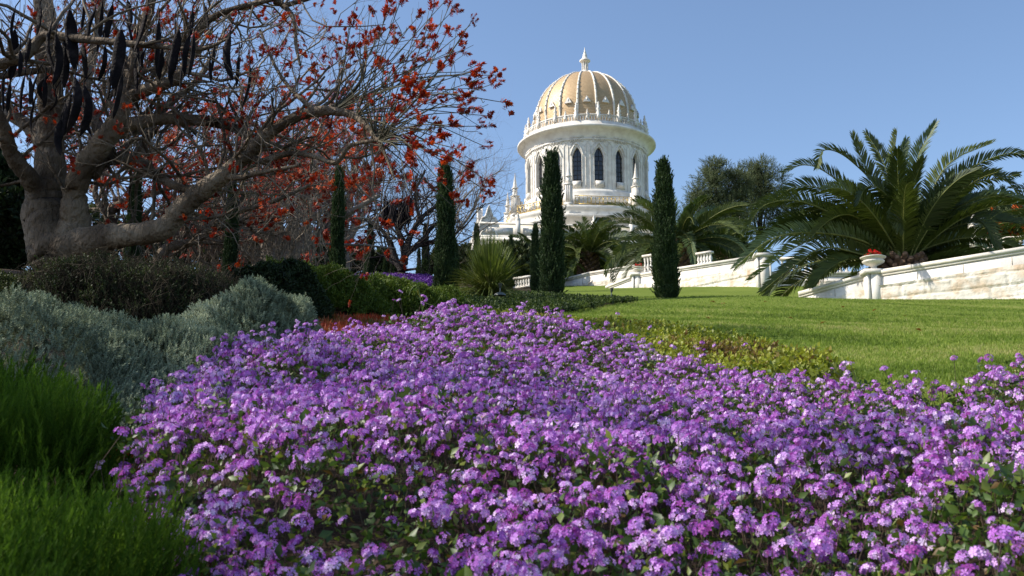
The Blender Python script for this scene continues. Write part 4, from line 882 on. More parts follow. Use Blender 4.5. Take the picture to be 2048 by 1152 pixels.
T1.limb([(757, 282, Y0-1.5, 9), (775, 320, Y0-1.6, 6), (790, 360, Y0-1.7, 4)], .03, 8)
T1.limb([(440, 350, Y0-.8, 20), (480, 355, Y0-.9, 12), (520, 345, Y0-1.0, 9), (600, 330, Y0-1.2, 6)], .03, 8)
rg = T1.rng
# secondary branches off the limbs
cand = [q for q in T1.nodes if .02 < q[2] < .16]
for k in range(205):
    p0, d, r = cand[int(rg.integers(len(cand)))]; d = d/np.linalg.norm(d)
    x_, y_ = PX(p0)
    if x_ > 735: continue
    dd = d*.5+rg.normal(0, .7, 3)+np.array([0.12, .25, .45]); T1.branch(p0, dd, rg.uniform(.5, 1.25), min(.022, r*.5), 2, (4, 3), .6, .24, .07, 1.0)
# back-of-crown fill
for k in range(42):
    x_ = rg.uniform(-40, 640); p0 = P(x_, rg.uniform(120, 380), rg.uniform(10.8, 12.6)); T1.branch(p0, rg.normal(0, 1, 3)*[1, .4, .5]+[0, 0, .5], rg.uniform(.8, 1.5), .016, 3, (4, 3, 3), .6, .25, .05, 1.1)
# the fan of long twigs at the right
fan_ends = [(945, 40), (905, 22), (870, 10), (892, 0), (925, 72), (925, 100), (898, 105), (830, 62), (790, 58), (760, 70), (800, 5), (740, 20), (830, 120), (850, 128), (868, 92), (895, 62), (950, 143), (985, 168), (955, 176), (1018, 206), (978, 232), (960, 218), (912, 198), (940, 205), (885, 194), (970, 293), (942, 330), (975, 362), (972, 382), (965, 252), (904, 250), (878, 360), (905, 388), (862, 372), (790, 222), (822, 290), (845, 190), (815, 170), (835, 250), (925, 300), (890, 318), (860, 300), (935, 225), (700, 40), (720, 90), (755, 118), (790, 150), (770, 170), (980, 152), (920, 215), (1000, 150), (770, 30), (840, 30), (860, 160), (890, 280)]
far_tips = []
hubs = [(757, 282, Y0-1.5), (748, 268, Y0-1.45), (712, 232, Y0-1.3), (668, 222, Y0-1.2), (756, 281, Y0-1.5)]
for rep in range(2):
    for (ex_, ey_) in fan_ends:
        if rep and rg.uniform() < .45: continue
        if rep: ex_, ey_ = ex_+rg.uniform(-70, 5), ey_+rg.uniform(-30, 30)
        hb = hubs[int(rg.integers(5))] if ey_ > 60 else hubs[int(rg.integers(2, 5))]; Ye = hb[2]+rg.uniform(-1.2, .9)
        a = P(*hb); e = P(ex_, ey_, Ye); mid = (a+e)/2+np.array([0, 0, 1])*np.linalg.norm(e-a)*rg.uniform(.02, .14)*(1 if ey_ > 90 else -.4)+rg.normal(0, .02, 3)
        pth = catmull([a, mid, e], 12); T1.green.append(tube(pth, np.linspace(.0075, .0034, 12), 4))
        (far_tips.append((e, e-mid)) if (not rep or rg.uniform() < .3) else None)
        for q in range(int(rg.integers(1, 4))):
            i = int(rg.integers(5, 11)); d = (pth[i]-pth[i-1]); d = d/np.linalg.norm(d)+rg.normal(0, .5, 3); L_ = rg.uniform(.08, .35)
            sp_ = T1.twigpath(pth[i], d, L_, 4, .12, .05); T1.green.append(tube(sp_, np.linspace(.0045, .0025, 5), 3))
            if rg.uniform() < .25: far_tips.append((sp_[-1], sp_[-1]-sp_[-2]))
coral = empty('coral_tree', (*P(128, 540, Y0)[:2], H1(*P(128, 540, Y0)[:2])), 'huge coral tree with thick low limbs, red-orange flowers and dark hanging pods', 'tree', 'coral trees')
cl = np.array(coral.location)
def bp(name, parts, mats, par, **k): o = build(name, parts, mats, par, **k); o.location = tuple(-np.array(par.location)); return o
bp('trunk', T1.wood, M_bark, coral, smooth=True); bp('twigs', T1.twig, M_twig, coral); bp('flowering_twigs', T1.green, M_twig_green, coral)
tips = T1.tips; rg.shuffle(tips)
bp('blossoms', blossoms(tips[:int(len(tips)*.26)], rg, .055, 2)+blossoms(far_tips, rg, .066, 5), M_blossom, coral)
# short leafy shoots
# hanging pods
pods = [(30, 60, 110), (60, 75, 60), (105, 40, 120), (112, 70, 110), (133, 75, 110), (140, 20, 130), (165, 85, 80), (205, 5, 110), (225, 10, 90), (250, 30, 80), (242, 60, 130), (275, 60, 75), (296, 5, 110), (305, 90, 60), (318, 40, 110), (350, 35, 50), (358, 60, 110), (380, 70, 90), (388, 65, 100), (430, 88, 60), (460, 70, 100), (478, 110, 70), (500, 130, 90), (232, 115, 90), (245, 150, 95), (150, 155, 120), (168, 170, 110), (182, 200, 80), (122, 240, 75), (50, 150, 85), (75, 150, 75), (90, 160, 60), (60, 155, 60), (110, 185, 40), (140, 190, 110), (215, 150, 60), (290, 100, 40), (405, 0, 70), (190, 20, 60), (170, 5, 60), (100, 150, 60), (20, 170, 60), (5, 160, 70), (255, 0, 60), (340, 120, 60), (365, 130, 60), (70, 200, 70), (30, 20, 70), (270, 130, 60), (420, 120, 50), (325, 95, 70), (130, 215, 60), (385, 20, 60), (40, 100, 60), (80, 10, 70), (210, 90, 80)]
for (x, y, L_) in pods:
    Yp = rg.uniform(7.9, 8.9); a = P(x, y, Yp); Lm = L_/FPX*Yp*1.04; n = 9; t = np.linspace(0, 1, n)
    bend = rg.normal(0, .13)*Lm; tilt = rg.normal(0, .12)*Lm; az_ = rg.uniform(0, 3.14)
    c = a+np.column_stack([np.cos(az_)*bend*np.sin(t*3.1)+tilt*t, np.sin(az_)*bend*np.sin(t*3.1)*.6, -Lm*t])
    wd = Lm*.085*rg.uniform(.8, 1.15)*np.array([.25, .75, 1, 1.05, 1, 1.02, .95, .7, .1])*(1+.02*rg.normal(size=n))
    fa = rg.uniform(0, 3.14); v1 = np.array([math.cos(fa), math.sin(fa), 0]); v2 = np.array([-v1[1], v1[0], 0]); th_ = np.arange(8)*math.pi/4
    V = (c[:, None, :]+wd[:, None, None]*(np.cos(th_)[None, :, None]*v1+np.sin(th_)[None, :, None]*v2*.4)).reshape(-1, 3)
    i = np.arange(n-1)[:, None]*8; j = np.arange(8)[None, :]; k = (j+1) % 8; F = np.stack([i+j, i+k, i+8+k, i+8+j], 2).reshape(-1, 4)
    stalk = tube([a+[rg.normal(0, .02), .05, .14], a+[0, 0, .03], c[0]], .006, 4)
    bp('seed_pod', [(V, F), stalk], M_pod, coral, smooth=True)
# --- second coral tree
def small_coral(base, limbs, label, seed, kk, nb, L0, msize, bark, frac, group='coral trees', lv=3, name='coral_tree', blo=True, sc_=1., thin=1.):
    T = Tree(seed); T.k = kk
    for l in limbs: T.limb(l, .03, 9)
    c = [q for q in T.nodes if q[2] < .12*sc_]
    for k in range(nb):
        p0, d, r = c[int(T.rng.integers(len(c)))]; dd = d/np.linalg.norm(d)*.5+T.rng.normal(0, .6, 3)+[0, 0, .5]
        T.branch(p0, dd, L0*T.rng.uniform(.6, 1.2), min(.022*sc_, r*.5), lv, (4, 3, 3), .62, .22, .03, 1.1)
    b = P(*base); o = empty(name, (b[0], b[1], H1(b[0], b[1])), label, 'tree', group)
    bp('trunk', T.wood, bark, o, smooth=True); bp('twigs', T.twig, M_twig if bark is not M_bark_dark else M_bark_dark, o)
    tp = T.tips; T.rng.shuffle(tp)
    if blo: bp('blossoms', blossoms(tp[:int(len(tp)*frac)], T.rng, msize), M_blossom, o)
    return o, T
Y2 = 19
small_coral((548, 560, Y2), [[(548, 580, Y2, 54), (546, 530, Y2, 44), (540, 495, Y2, 34), (524, 462, Y2, 24), (505, 440, Y2, 16), (470, 400, Y2, 10), (440, 330, Y2, 7)],
    [(545, 520, Y2, 36), (556, 480, Y2, 26), (548, 430, Y2, 18), (545, 380, Y2, 12), (560, 300, Y2, 8)], [(552, 520, Y2, 32), (575, 475, Y2, 20), (596, 430, Y2, 15), (618, 380, Y2, 11), (640, 300, Y2, 7)],
    [(550, 530, Y2, 34), (600, 500, Y2, 20), (650, 468, Y2, 16), (700, 425, Y2-.5, 12), (760, 390, Y2-.6, 8)], [(540, 530, Y2, 34), (510, 520, Y2, 20), (480, 480, Y2-.4, 16), (460, 450, Y2-.5, 13), (420, 420, Y2-.6, 9), (360, 390, Y2-.7, 7)], [(545, 500, Y2, 20), (530, 430, Y2+.6, 12), (500, 360, Y2+.8, 9)]],
    'coral tree with a pale many-limbed trunk in the middle distance behind the black bush', 8, 1.6, 78, 1.5, .15, M_bark_pale, .13, sc_=1.5)
small_coral((330, 540, 15.5), [[(300, 560, 15.5, 40), (330, 500, 15.5, 22), (370, 488, 15.5, 18), (400, 478, 15.5, 17), (430, 445, 15.3, 16), (470, 425, 15.2, 12), (540, 405, 15, 9), (620, 370, 15, 6)], [(300, 560, 15.5, 30), (220, 440, 15.6, 20), (260, 400, 15.6, 16), (330, 380, 15.6, 12), (380, 350, 15.6, 8)], [(220, 440, 15.6, 16), (190, 380, 15.8, 11), (230, 300, 16, 8)]],
    'coral tree close behind the big one, its grey limb rising right of the brown bush', 12, 1.4, 60, 1.35, .13, M_bark, .13, sc_=1.3)
small_coral((803, 560, 29), [[(806, 560, 29, 24), (806, 535, 29, 20), (812, 500, 29, 14), (822, 470, 29, 12), (840, 440, 29, 9), (870, 415, 29, 7), (930, 400, 29, 5)], [(804, 540, 29, 16), (790, 515, 29, 14), (780, 485, 29, 13), (768, 465, 29, 8), (740, 440, 29, 6)], [(812, 505, 29, 12), (800, 475, 29, 11), (795, 450, 29, 8), (800, 400, 29, 5)], [(815, 500, 29, 12), (838, 490, 29, 10), (852, 470, 29, 7), (880, 440, 29, 5)], [(840, 440, 29, 8), (830, 390, 29, 5), (850, 340, 29, 4)]],
    'dark bare leafless tree with twisted twin stems above the distant violet bed', 15, 2.3, 46, 2.2, .2, M_bark_dark, 0, None, name='bare_tree', blo=False, sc_=1.9)
small_coral((690, 560, 34), [[(690, 570, 34, 26), (688, 500, 34, 18), (670, 430, 34, 12), (650, 370, 34, 8)], [(688, 500, 34, 14), (730, 420, 34, 10), (760, 360, 34, 6)], [(688, 480, 34, 12), (700, 400, 34, 9), (710, 340, 34, 6)], [(688, 500, 34, 12), (630, 430, 34, 9), (600, 380, 34, 6)]],
    'hazy coral tree dotted with small red flowers behind the left cypresses', 16, 2.6, 60, 2.6, .26, M_bark_pale, .14, sc_=2.2)
small_coral((900, 560, 50), [[(900, 560, 50, 8), (902, 480, 50, 7), (905, 420, 50, 6), (900, 370, 50, 4)], [(902, 480, 50, 6), (940, 430, 50, 5), (960, 390, 50, 3)]],
    'fine grey leafless tree between the tall left cypress and the shrine', 19, 3.8, 34, 3.0, .2, M_bark_pale, 0, None, name='bare_tree', blo=False, sc_=2.6)
# hanging dry vines behind the big limb
rng = np.random.default_rng(33); vp = []
for k in range(520):
    x = rng.uniform(340, 640); a = P(x, rng.uniform(380, 470), rng.uniform(16.2, 18)); L_ = rng.uniform(.4, 1.0); t = np.linspace(0, 1, 6)
    vp.append(tube(a+np.column_stack([np.cumsum(rng.normal(0, .05, 6)), np.cumsum(rng.normal(0, .03, 6)), -L_*t]), np.linspace(.011, .005, 6), 3))
tag(build('dry_vines', vp, M_twig), 'tangle of pale dry vines hanging behind the low limb of the big coral tree', 'vines', kind='stuff')
# dark pods of the bare tree
rng = np.random.default_rng(34); vp = []
for k in range(90):
    a = P(rng.uniform(768, 822), rng.uniform(395, 430), rng.uniform(26, 27)); L_ = rng.uniform(.25, .5); v, f = tube([a, a+[rng.normal(0, .03), 0, -L_*.5], a+[rng.normal(0, .05), 0, -L_]], [.02, .035, .008], 4); vp.append((v, f))
bt = [o for o in C.objects if o.name == 'bare_tree'][0]; tag(bp('seed_pods', vp, M_pod, bt), kind='stuff')

# ------------------------------------------------------------------ cypresses
cyp_t = lambda g: sprig_t(9, 1.0, .34, .11, g, .6, .05)
def cyp_mesh(seed, n, ratio, size):
    """unit height column; ratio = width / height"""
    g = np.random.default_rng(seed); h_ = g.uniform(0, 1, n)**.95; a = g.uniform(0, 2*np.pi, n)
    prof = np.interp(h_, [0, .03, .12, .35, .6, .82, .93, 1], [.84, .98, 1.0, .93, .78, .58, .40, .14])
    rad = ratio/2*prof*(1+.26*wob(np.column_stack([np.cos(a)*.5, np.sin(a)*.5, h_*4]), seed, 1.2, 3))*(.78+.22*g.uniform(0, 1, n)**.5)*(1+.03*np.sin(h_*9+seed))
    pos = np.column_stack([rad*np.cos(a)+.012*np.sin(h_*5+seed), rad*np.sin(a), h_*.975]); nz = np.column_stack([np.cos(a)*.5, np.sin(a)*.5, np.full(n, 1.1)])+g.normal(0, .22, (n, 3)); parts = []
    sz = size*g.uniform(.6, 1.25, n)*np.where(g.uniform(0, 1, n) < .13, 1.9, 1); r = np.clip(.45+.25*wob(pos*6, seed+3, 1, 3)+g.normal(0, .18, n), 0, 1)
    for v in range(3):
        tv, tf = cyp_t(np.random.default_rng(v+9)); s = np.arange(n) % 3 == v; parts.append(inst(tv, tf, frames(nz[s], g, sz[s]), pos[s], r[s]))
    parts.append(lathe([(ratio*.30, .0), (ratio*.36, .1), (ratio*.30, .5), (ratio*.2, .8), (.003, .95)], 10)+(0, .0))
    return parts
protos = []
for v, (n, sz) in enumerate(((9500, .034), (9500, .034), (7500, .038))):
    o = build('crown', cyp_mesh(200+v, n, .165, sz), M_cyp); protos.append(o.data); C.objects.unlink(o); bpy.data.objects.remove(o)
tmesh = build('trunk', [lathe([(.022, -.03), (.016, .1), (.012, .5), (.003, .9)], 8)], M_bark_dark); td = tmesh.data; C.objects.unlink(tmesh); bpy.data.objects.remove(tmesh)
cyps = [(455, 365, 590, 28, 14.3, 'cypress left of the second coral tree trunk, red flowers hanging before it'), (671, 338, 590, 31, 14, 'tall cypress rising right of the black bush'), (738, 448, 560, 18, 30, 'slim cypress at the left end of the distant violet bed'),
    (632, 468, 552, 14, 36, 'small dark cypress between the second coral tree trunk and a tall cypress'), (888, 325, 600, 42, 22, 'tall cypress directly left of the strap-leaved clump'), (851, 448, 562, 17, 32, 'slim cypress behind the right end of the violet bed'),
    (837, 498, 558, 10, 38, 'tiny cypress right of the dark twisted bare tree'), (770, 508, 556, 9, 40, 'tiny cypress left of the dark twisted bare tree'), (787, 508, 558, 15, 37, 'short conical cypress just behind the twisted bare tree stems'),
    (953, 448, 520, 16, 48, 'cypress rising behind the strap-leaved clump before the shrine corner'), (909, 478, 575, 18, 28, 'cypress half hidden behind the tall one left of the strap-leaved clump'), (1105, 306, 594, 47, 27.3, 'tallest central cypress in front of the shrine drum'),
    (1071, 448, 576, 19, 34, 'slim cypress just left of the tallest central one'), (1334, 320, 600, 49, 28, 'tall cypress standing on the lawn right of the shrine'), (262, 345, 530, 30, 14.5, 'fuzzy cypress behind the fork of the big coral tree'), (1912, 380, 470, 22, 75, 'dark far cypress behind the right fronds of the big palm'), (1990, 373, 460, 20, 78, 'dark far cypress near the right edge, left of its twin'), (2014, 375, 460, 18, 80, 'dark far cypress nearest the right edge'), (1022, 470, 540, 12, 62, 'small cypress in front of the grey parapet of the shrine')]
for k, (x, yt, yb, wp_, Y, lab) in enumerate(cyps):
    b = P(x, yb, Y); gz = H1(b[0], Y); t = P(x, yt, Y); zb_ = min(b[2], gz); hh = t[2]-zb_; wm = .86*wp_/FPX*(Y*_cp+b[2]*_sp)
    o = empty('cypress', (b[0], Y, zb_), lab, 'tree', 'columnar cypresses', rz=k*1.3)
    for nm, dt in (('crown', protos[k % 3]), ('trunk', td)):
        c = bpy.data.objects.new(nm, dt); C.objects.link(c); c.parent = o; c.scale = (wm/.165, wm/.165, hh)

# ------------------------------------------------------------------ palms
def frond(path, Lf, rng, n=62, wd=.032, vee=.35, seedr=0., pale=False, roll=0.):
    path = catmull(path, 40); seg = np.linalg.norm(np.diff(path, axis=0), axis=1); s = np.concatenate([[0], np.cumsum(seg)]); tot = s[-1]; s /= tot
    u = np.repeat(np.linspace(.10, .995, n), 2); side = np.tile([1., -1.], n); u = np.clip(u+rng.normal(0, .003, 2*n), 0, 1)
    p = np.stack([np.interp(u, s, path[:, i]) for i in range(3)], 1); tg = np.gradient(path, axis=0); tg /= np.linalg.norm(tg, axis=1, keepdims=True)
    t = np.stack([np.interp(u, s, tg[:, i]) for i in range(3)], 1); t /= np.linalg.norm(t, axis=1, keepdims=True)
    sv = np.cross(t, [0, 0, 1.]); l = np.linalg.norm(sv, axis=1, keepdims=True); 
    ref = np.cross(path[-1]-path[0], [0, 0, 1.]); ref = ref/(np.linalg.norm(ref)+1e-6); sv = sv/np.maximum(l, .05)+ref*.25; sv /= np.linalg.norm(sv, axis=1, keepdims=True); up = np.cross(sv, t)
    ro = (roll*np.interp(u, [0, .3, 1], [.3, .8, 1.2]))[:, None]; sv, up = sv*np.cos(ro)+up*np.sin(ro), up*np.cos(ro)-sv*np.sin(ro)
    ln = Lf*np.interp(u, [0, .12, .35, .7, .92, 1], [.35, .6, 1, .95, .6, .35])*rng.uniform(.88, 1.08, 2*n)
    ang = np.interp(u, [0, .5, 1], [1.15, .85, .35])+rng.normal(0, .06, 2*n)
    d = sv*(side*np.sin(ang))[:, None]+t*np.cos(ang)[:, None]+up*(vee+rng.normal(0, .08, 2*n))[:, None]; d /= np.linalg.norm(d, axis=1, keepdims=True)
    wv = np.cross(d, up); wv /= np.linalg.norm(wv, axis=1, keepdims=True)+1e-6; wv = wv*.8+up*.35*side[:, None]
    w_ = wd*np.interp(u, [0, .2, 1], [.5, 1, .6])[:, None]/2
    m = p+d*ln[:, None]*.55; e = p+d*ln[:, None]-np.array([0, 0, 1])*(ln*.12)[:, None]
    V = np.stack([p-wv*w_*.5, p+wv*w_*.5, m+wv*w_, m-wv*w_, e], 1).reshape(-1, 3); o = np.arange(2*n)[:, None]*5
    F = np.concatenate([o+[0, 1, 2], o+[0, 2, 3], o+[3, 2, 4]])
    r = np.tile(np.clip(seedr+rng.normal(0, .12, 2*n), 0, 1), 3)
    rv, rf = tube(path, np.interp(s, [0, .1, 1], [.055, .032, .008])*tot/5*1.1, 5)
    return [(V, F, 2 if pale else 0, r), (rv, rf, 1)]
def palm(px, py, Y, Lm, label, seed, traced=(), nfill=45, nl=60, trunk_h=.8, trunk_r=.42, wd=.035, lf=.42, elmin=-.25):
    g = np.random.default_rng(seed); c = P(px, py, Y); gz = H1(c[0], Y); o = empty('date_palm', (c[0], Y, gz), label, 'palm tree', 'date palms'); O = np.array(o.location)
    zb_ = min(gz, c[2]-trunk_h); tk = [lathe([(trunk_r*1.05, zb_-O[2]), (trunk_r*1.0, c[2]-O[2]-trunk_h*.3), (trunk_r*.8, c[2]-O[2]+.1), (trunk_r*.3, c[2]-O[2]+.35)], 20, mod=lambda t: .05*np.sin(7*t))]
    for k in range(110):     # cut frond bases
        a = k*2.399; hz = (zb_-O[2])+(c[2]+.15-zb_)*(k/110); rr_ = trunk_r*(1.02-.15*(k/110)); dn = np.array([math.cos(a), math.sin(a), .55]); b_ = np.array([math.cos(a)*rr_, math.sin(a)*rr_, hz])
        tk.append(tube([b_, b_+dn*.10*trunk_r/.42, b_+dn*.2*trunk_r/.42], np.array([.10, .085, .06])*trunk_r/.42, 6)); 
        ev = tk[-1][0][-6:]; tk.append((np.vstack([ev, ev.mean(0)]), np.array([[q, (q+1) % 6, 6] for q in range(6)])))
    build('trunk', tk, M_ptrunk, o)
    mats = [M_palm, M_rachis, M_palm_l]
    for tr in traced:
        pts = [c+np.array([g.normal(0, .12), g.normal(0, .12), g.uniform(-.1, .25)])]; dY = tr[0]; n_ = len(tr)-1
        for q, (x, y) in enumerate(tr[1:]): pts.append(P(x, y, Y+dY*(q+1)/n_))
        build('frond', [(v[0]-O,)+tuple(v[1:]) for v in frond(pts, lf*Lm*.21, g, nl, wd, .35, g.uniform(.2, .8), g.uniform() < .2, g.choice([-1, 1])*g.uniform(.5, 1.15))], mats, o)
    for k in range(nfill):
        t = (k+.5)/nfill; el = R(80)-(R(80)-elmin)*t**.9+g.normal(0, .08); a = k*2.399+g.normal(0, .15); L_ = Lm*g.uniform(.85, 1.05)*(.62+.38*min(1, t*2.5)); dr = g.uniform(.75, 1.15)*(1.15-.35*math.sin(max(el, 0)))
        if traced and math.sin(a) < -.35 and el < .75: continue
        pts = []; p_ = c+np.array([math.cos(a), math.sin(a), 0])*trunk_r*.4+[0, 0, g.uniform(-.2, .3)]; e_ = el
        for q in range(9):
            pts.append(p_.copy()); p_ = p_+np.array([math.cos(a)*math.cos(e_), math.sin(a)*math.cos(e_), math.sin(e_)])*L_/8; e_ -= dr*(.06+.035*q)*(1. if e_ > -1.1 else 0)
        build('frond', [(v[0]-O,)+tuple(v[1:]) for v in frond(pts, lf*Lm*.21, g, nl, wd, .35, g.uniform(0, .75), g.uniform() < .12, g.normal(0, .6))], mats, o)
    return o
big = [(.3, (1775, 420), (1725, 320), (1704, 268)), (.2, (1790, 400), (1765, 320), (1732, 265)), (-.5, (1790, 400), (1788, 320), (1794, 262)), (.4, (1808, 400), (1800, 330), (1812, 280)), (-.3, (1822, 400), (1838, 310), (1872, 246)),
    (0, (1845, 430), (1895, 330), (1985, 285)), (-.6, (1850, 430), (1930, 345), (2010, 308), (2060, 312)), (.6, (1850, 450), (1930, 375), (2040, 348)), (-.9, (1770, 400), (1700, 320), (1650, 300), (1634, 335)), (.3, (1750, 430), (1660, 350), (1610, 330), (1568, 345)),
    (-.5, (1740, 440), (1650, 380), (1590, 375), (1545, 402)), (-.9, (1720, 460), (1610, 405), (1530, 410), (1490, 465)), (-1.2, (1720, 480), (1620, 465), (1540, 480), (1470, 535)), (.5, (1720, 480), (1620, 445), (1560, 452), (1500, 505)), (-.6, (1730, 490), (1660, 470), (1590, 495), (1500, 560)),
    (-.7, (1730, 510), (1650, 495), (1590, 530), (1524, 583)), (-.5, (1740, 520), (1690, 520), (1650, 545), (1622, 574)), (-1.2, (1750, 460), (1700, 430), (1660, 440), (1622, 475)), (-2.0, (1790, 420), (1755, 375), (1730, 378), (1715, 410)), (-1.2, (1870, 450), (1930, 430), (1970, 450), (1995, 495)),
    (-.8, (1850, 430), (1880, 400), (1905, 385)), (.3, (1870, 450), (1980, 395), (2060, 400)), (-.3, (1870, 470), (1970, 440), (2070, 450)), (.8, (1870, 490), (1960, 475), (2060, 505)), (-1.5, (1780, 440), (1790, 400), (1808, 460)), (.5, (1860, 420), (1920, 350), (2000, 355), (2050, 400))]
palm(1806, 528, 36, 5.4, 'big date palm with arching fronds behind the nearest stair wall at right', 1, big, 56, 120, 1.1, .62, .082, .64, -.1)
palm(1176, 512, 74, 4.7, 'date palm right of the tallest central cypress, in front of the shrine', 2, (), 54, 60, 2.2, .62, .10, .66, -.35)
palm(1356, 490, 60, 5.3, 'date palm partly hidden behind the cypress on the lawn', 3, (), 54, 66, 1.8, .62, .09, .62, -.3)
palm(2190, 470, 47, 6.2, 'date palm cut by the right edge, its fronds reaching in', 4, (), 50, 66, 1.6, .6, .09, .56, -.2)
palm(1080, 520, 72, 3.6, 'dark low palm between the strap-leaved clump and the central cypress', 5, (), 36, 50, 1.2, .5, .10, .5, -.2)
palm(1440, 505, 78, 5.0, 'dark palm right of the lawn cypress, before the shrine right corner', 6, (), 40, 50, 1.6, .6, .12, .5, -.25)

# ------------------------------------------------------------------ background trees
def crown_tree(name, label, px, py, Y, trunk_px, blobs, per, leafsz, mats, seed, tmpl=None, group=None, up=.5, gaps=.0, cat='tree', bloom=None):
    """blobs: (px, py, dY, r px, clumps)"""
    g = np.random.default_rng(seed); b = P(px, py, Y); gz = min(b[2], H1(b[0], Y)); o = empty(name, (b[0], Y, gz), label, cat, group); m_px = (Y*_cp+b[2]*_sp)/FPX
    cs, rs, wood = [], [], []
    for (x, y, dY, r, nc) in blobs:
        c = P(x, y, Y+dY); rm = r*m_px; d = dirs(nc, g, .15); k = c+d*rm*(g.uniform(.3, 1, nc)**.45)[:, None]*[1, 1, .85]; cs.append(k); rs.append(np.full(nc, rm*.3)*g.uniform(.6, 1.2, nc))
        mid = (np.array([b[0], Y, gz])+c)/2; wood.append(tube(catmull([[b[0], Y, gz+.3*(c[2]-gz)], mid+g.normal(0, rm*.1, 3), c], 8), np.linspace(trunk_px*m_px*.3, trunk_px*m_px*.08, 8), 6))
        for q in k[::2]: wood.append(tube([c+g.normal(0, rm*.15, 3), (c+q)/2+g.normal(0, rm*.08, 3), q], [trunk_px*m_px*.08, trunk_px*m_px*.06, trunk_px*m_px*.03], 4))
    wood.append(tube([[b[0], Y, gz-.3], [b[0], Y, gz+.4*(cs[0][0][2]-gz)], cs[0].mean(0)], [trunk_px*m_px*.55, trunk_px*m_px*.42, trunk_px*m_px*.2], 9))
    bp('trunk', wood, M_bark_dark, o)
    tm = tmpl or upright_leaf(1, .5)
    bp('crown', [leafcloud(np.vstack(cs), np.concatenate(rs), per, tm, leafsz, g, up=up)], mats, o)
    if bloom:
        cc = np.vstack(cs); bp('blooms', [leafcloud(cc[::2]+g.normal(0, .2, cc[::2].shape), np.concatenate(rs)[::2], bloom, upright_leaf(1, .9), leafsz*.8, g)], M_orange, o)
    return o
st = sprig_t(10, 1., .45, .05, np.random.default_rng(1), .9, .1)
crown_tree('pine_tree', 'tall airy conifer left of the two, right of the shrine above the palms', 1440, 520, 105, 9, [(1430, 345, 0, 26, 24), (1420, 385, 0, 40, 34), (1455, 375, 2, 34, 26), (1435, 430, 1, 52, 54), (1480, 420, 0, 40, 34), (1400, 420, 0, 34, 30), (1480, 370, 1, 30, 24)], 24, .75, M_pine, 301, st, 'airy conifers behind the shrine')
crown_tree('pine_tree', 'airy conifer spreading right of its twin, partly behind the big palm', 1520, 520, 108, 9, [(1525, 345, 0, 26, 20), (1540, 375, 0, 40, 30), (1505, 385, 2, 36, 28), (1530, 430, 1, 55, 44), (1575, 420, 0, 36, 30), (1470, 460, 0, 40, 26), (1495, 350, 1, 24, 18)], 24, .75, M_pine, 302, st, 'airy conifers behind the shrine')
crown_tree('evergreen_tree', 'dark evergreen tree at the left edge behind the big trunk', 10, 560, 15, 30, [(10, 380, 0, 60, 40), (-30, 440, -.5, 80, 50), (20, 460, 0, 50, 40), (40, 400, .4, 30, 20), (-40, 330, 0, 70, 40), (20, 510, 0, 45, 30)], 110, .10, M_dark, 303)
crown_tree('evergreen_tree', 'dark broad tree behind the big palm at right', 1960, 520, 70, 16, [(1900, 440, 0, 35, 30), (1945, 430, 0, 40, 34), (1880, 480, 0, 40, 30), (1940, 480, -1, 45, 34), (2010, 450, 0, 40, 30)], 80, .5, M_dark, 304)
crown_tree('flowering_shrub', 'shrub with orange blooms right of the big palm', 2000, 500, 62, 10, [(1985, 445, 0, 26, 24), (2020, 450, 0, 30, 26), (2060, 440, 0, 34, 26)], 70, .3, M_pine, 305, cat='shrub', bloom=40)
crown_tree('dark_shrub', 'dark shrubs at the foot of the shrine left corner, behind the strap-leaved clump', 1000, 560, 64, 10, [(960, 530, 0, 30, 22), (1000, 525, 0, 36, 26), (1045, 522, 0, 36, 28), (1085, 525, 1, 34, 24), (930, 545, 0, 28, 20), (1010, 550, -1, 45, 30), (1060, 550, -1, 35, 25)], 90, .38, M_dryleaf, 306, cat='shrub')
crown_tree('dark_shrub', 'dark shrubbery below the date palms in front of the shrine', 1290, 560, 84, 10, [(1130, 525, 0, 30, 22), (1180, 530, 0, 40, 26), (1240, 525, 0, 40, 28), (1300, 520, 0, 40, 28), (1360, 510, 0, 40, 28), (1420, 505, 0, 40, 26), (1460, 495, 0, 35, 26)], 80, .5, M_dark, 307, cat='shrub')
crown_tree('evergreen_tree', 'dark far tree low behind the second coral tree', 420, 560, 40, 12, [(330, 470, 0, 60, 30), (400, 490, 0, 60, 34), (470, 480, 0, 50, 30), (540, 500, 0, 50, 30), (600, 500, 0, 45, 26), (260, 480, 0, 60, 30), (180, 480, 0, 70, 30)], 90, .26, M_dryleaf, 308)
crown_tree('evergreen_tree', 'low dark trees seen between the left cypresses', 700, 560, 60, 10, [(650, 515, 0, 35, 26), (710, 520, 0, 35, 26), (760, 528, 0, 28, 20), (880, 530, 0, 30, 20), (930, 525, 0, 30, 20), (600, 510, 0, 40, 26)], 80, .34, M_dryleaf, 309)
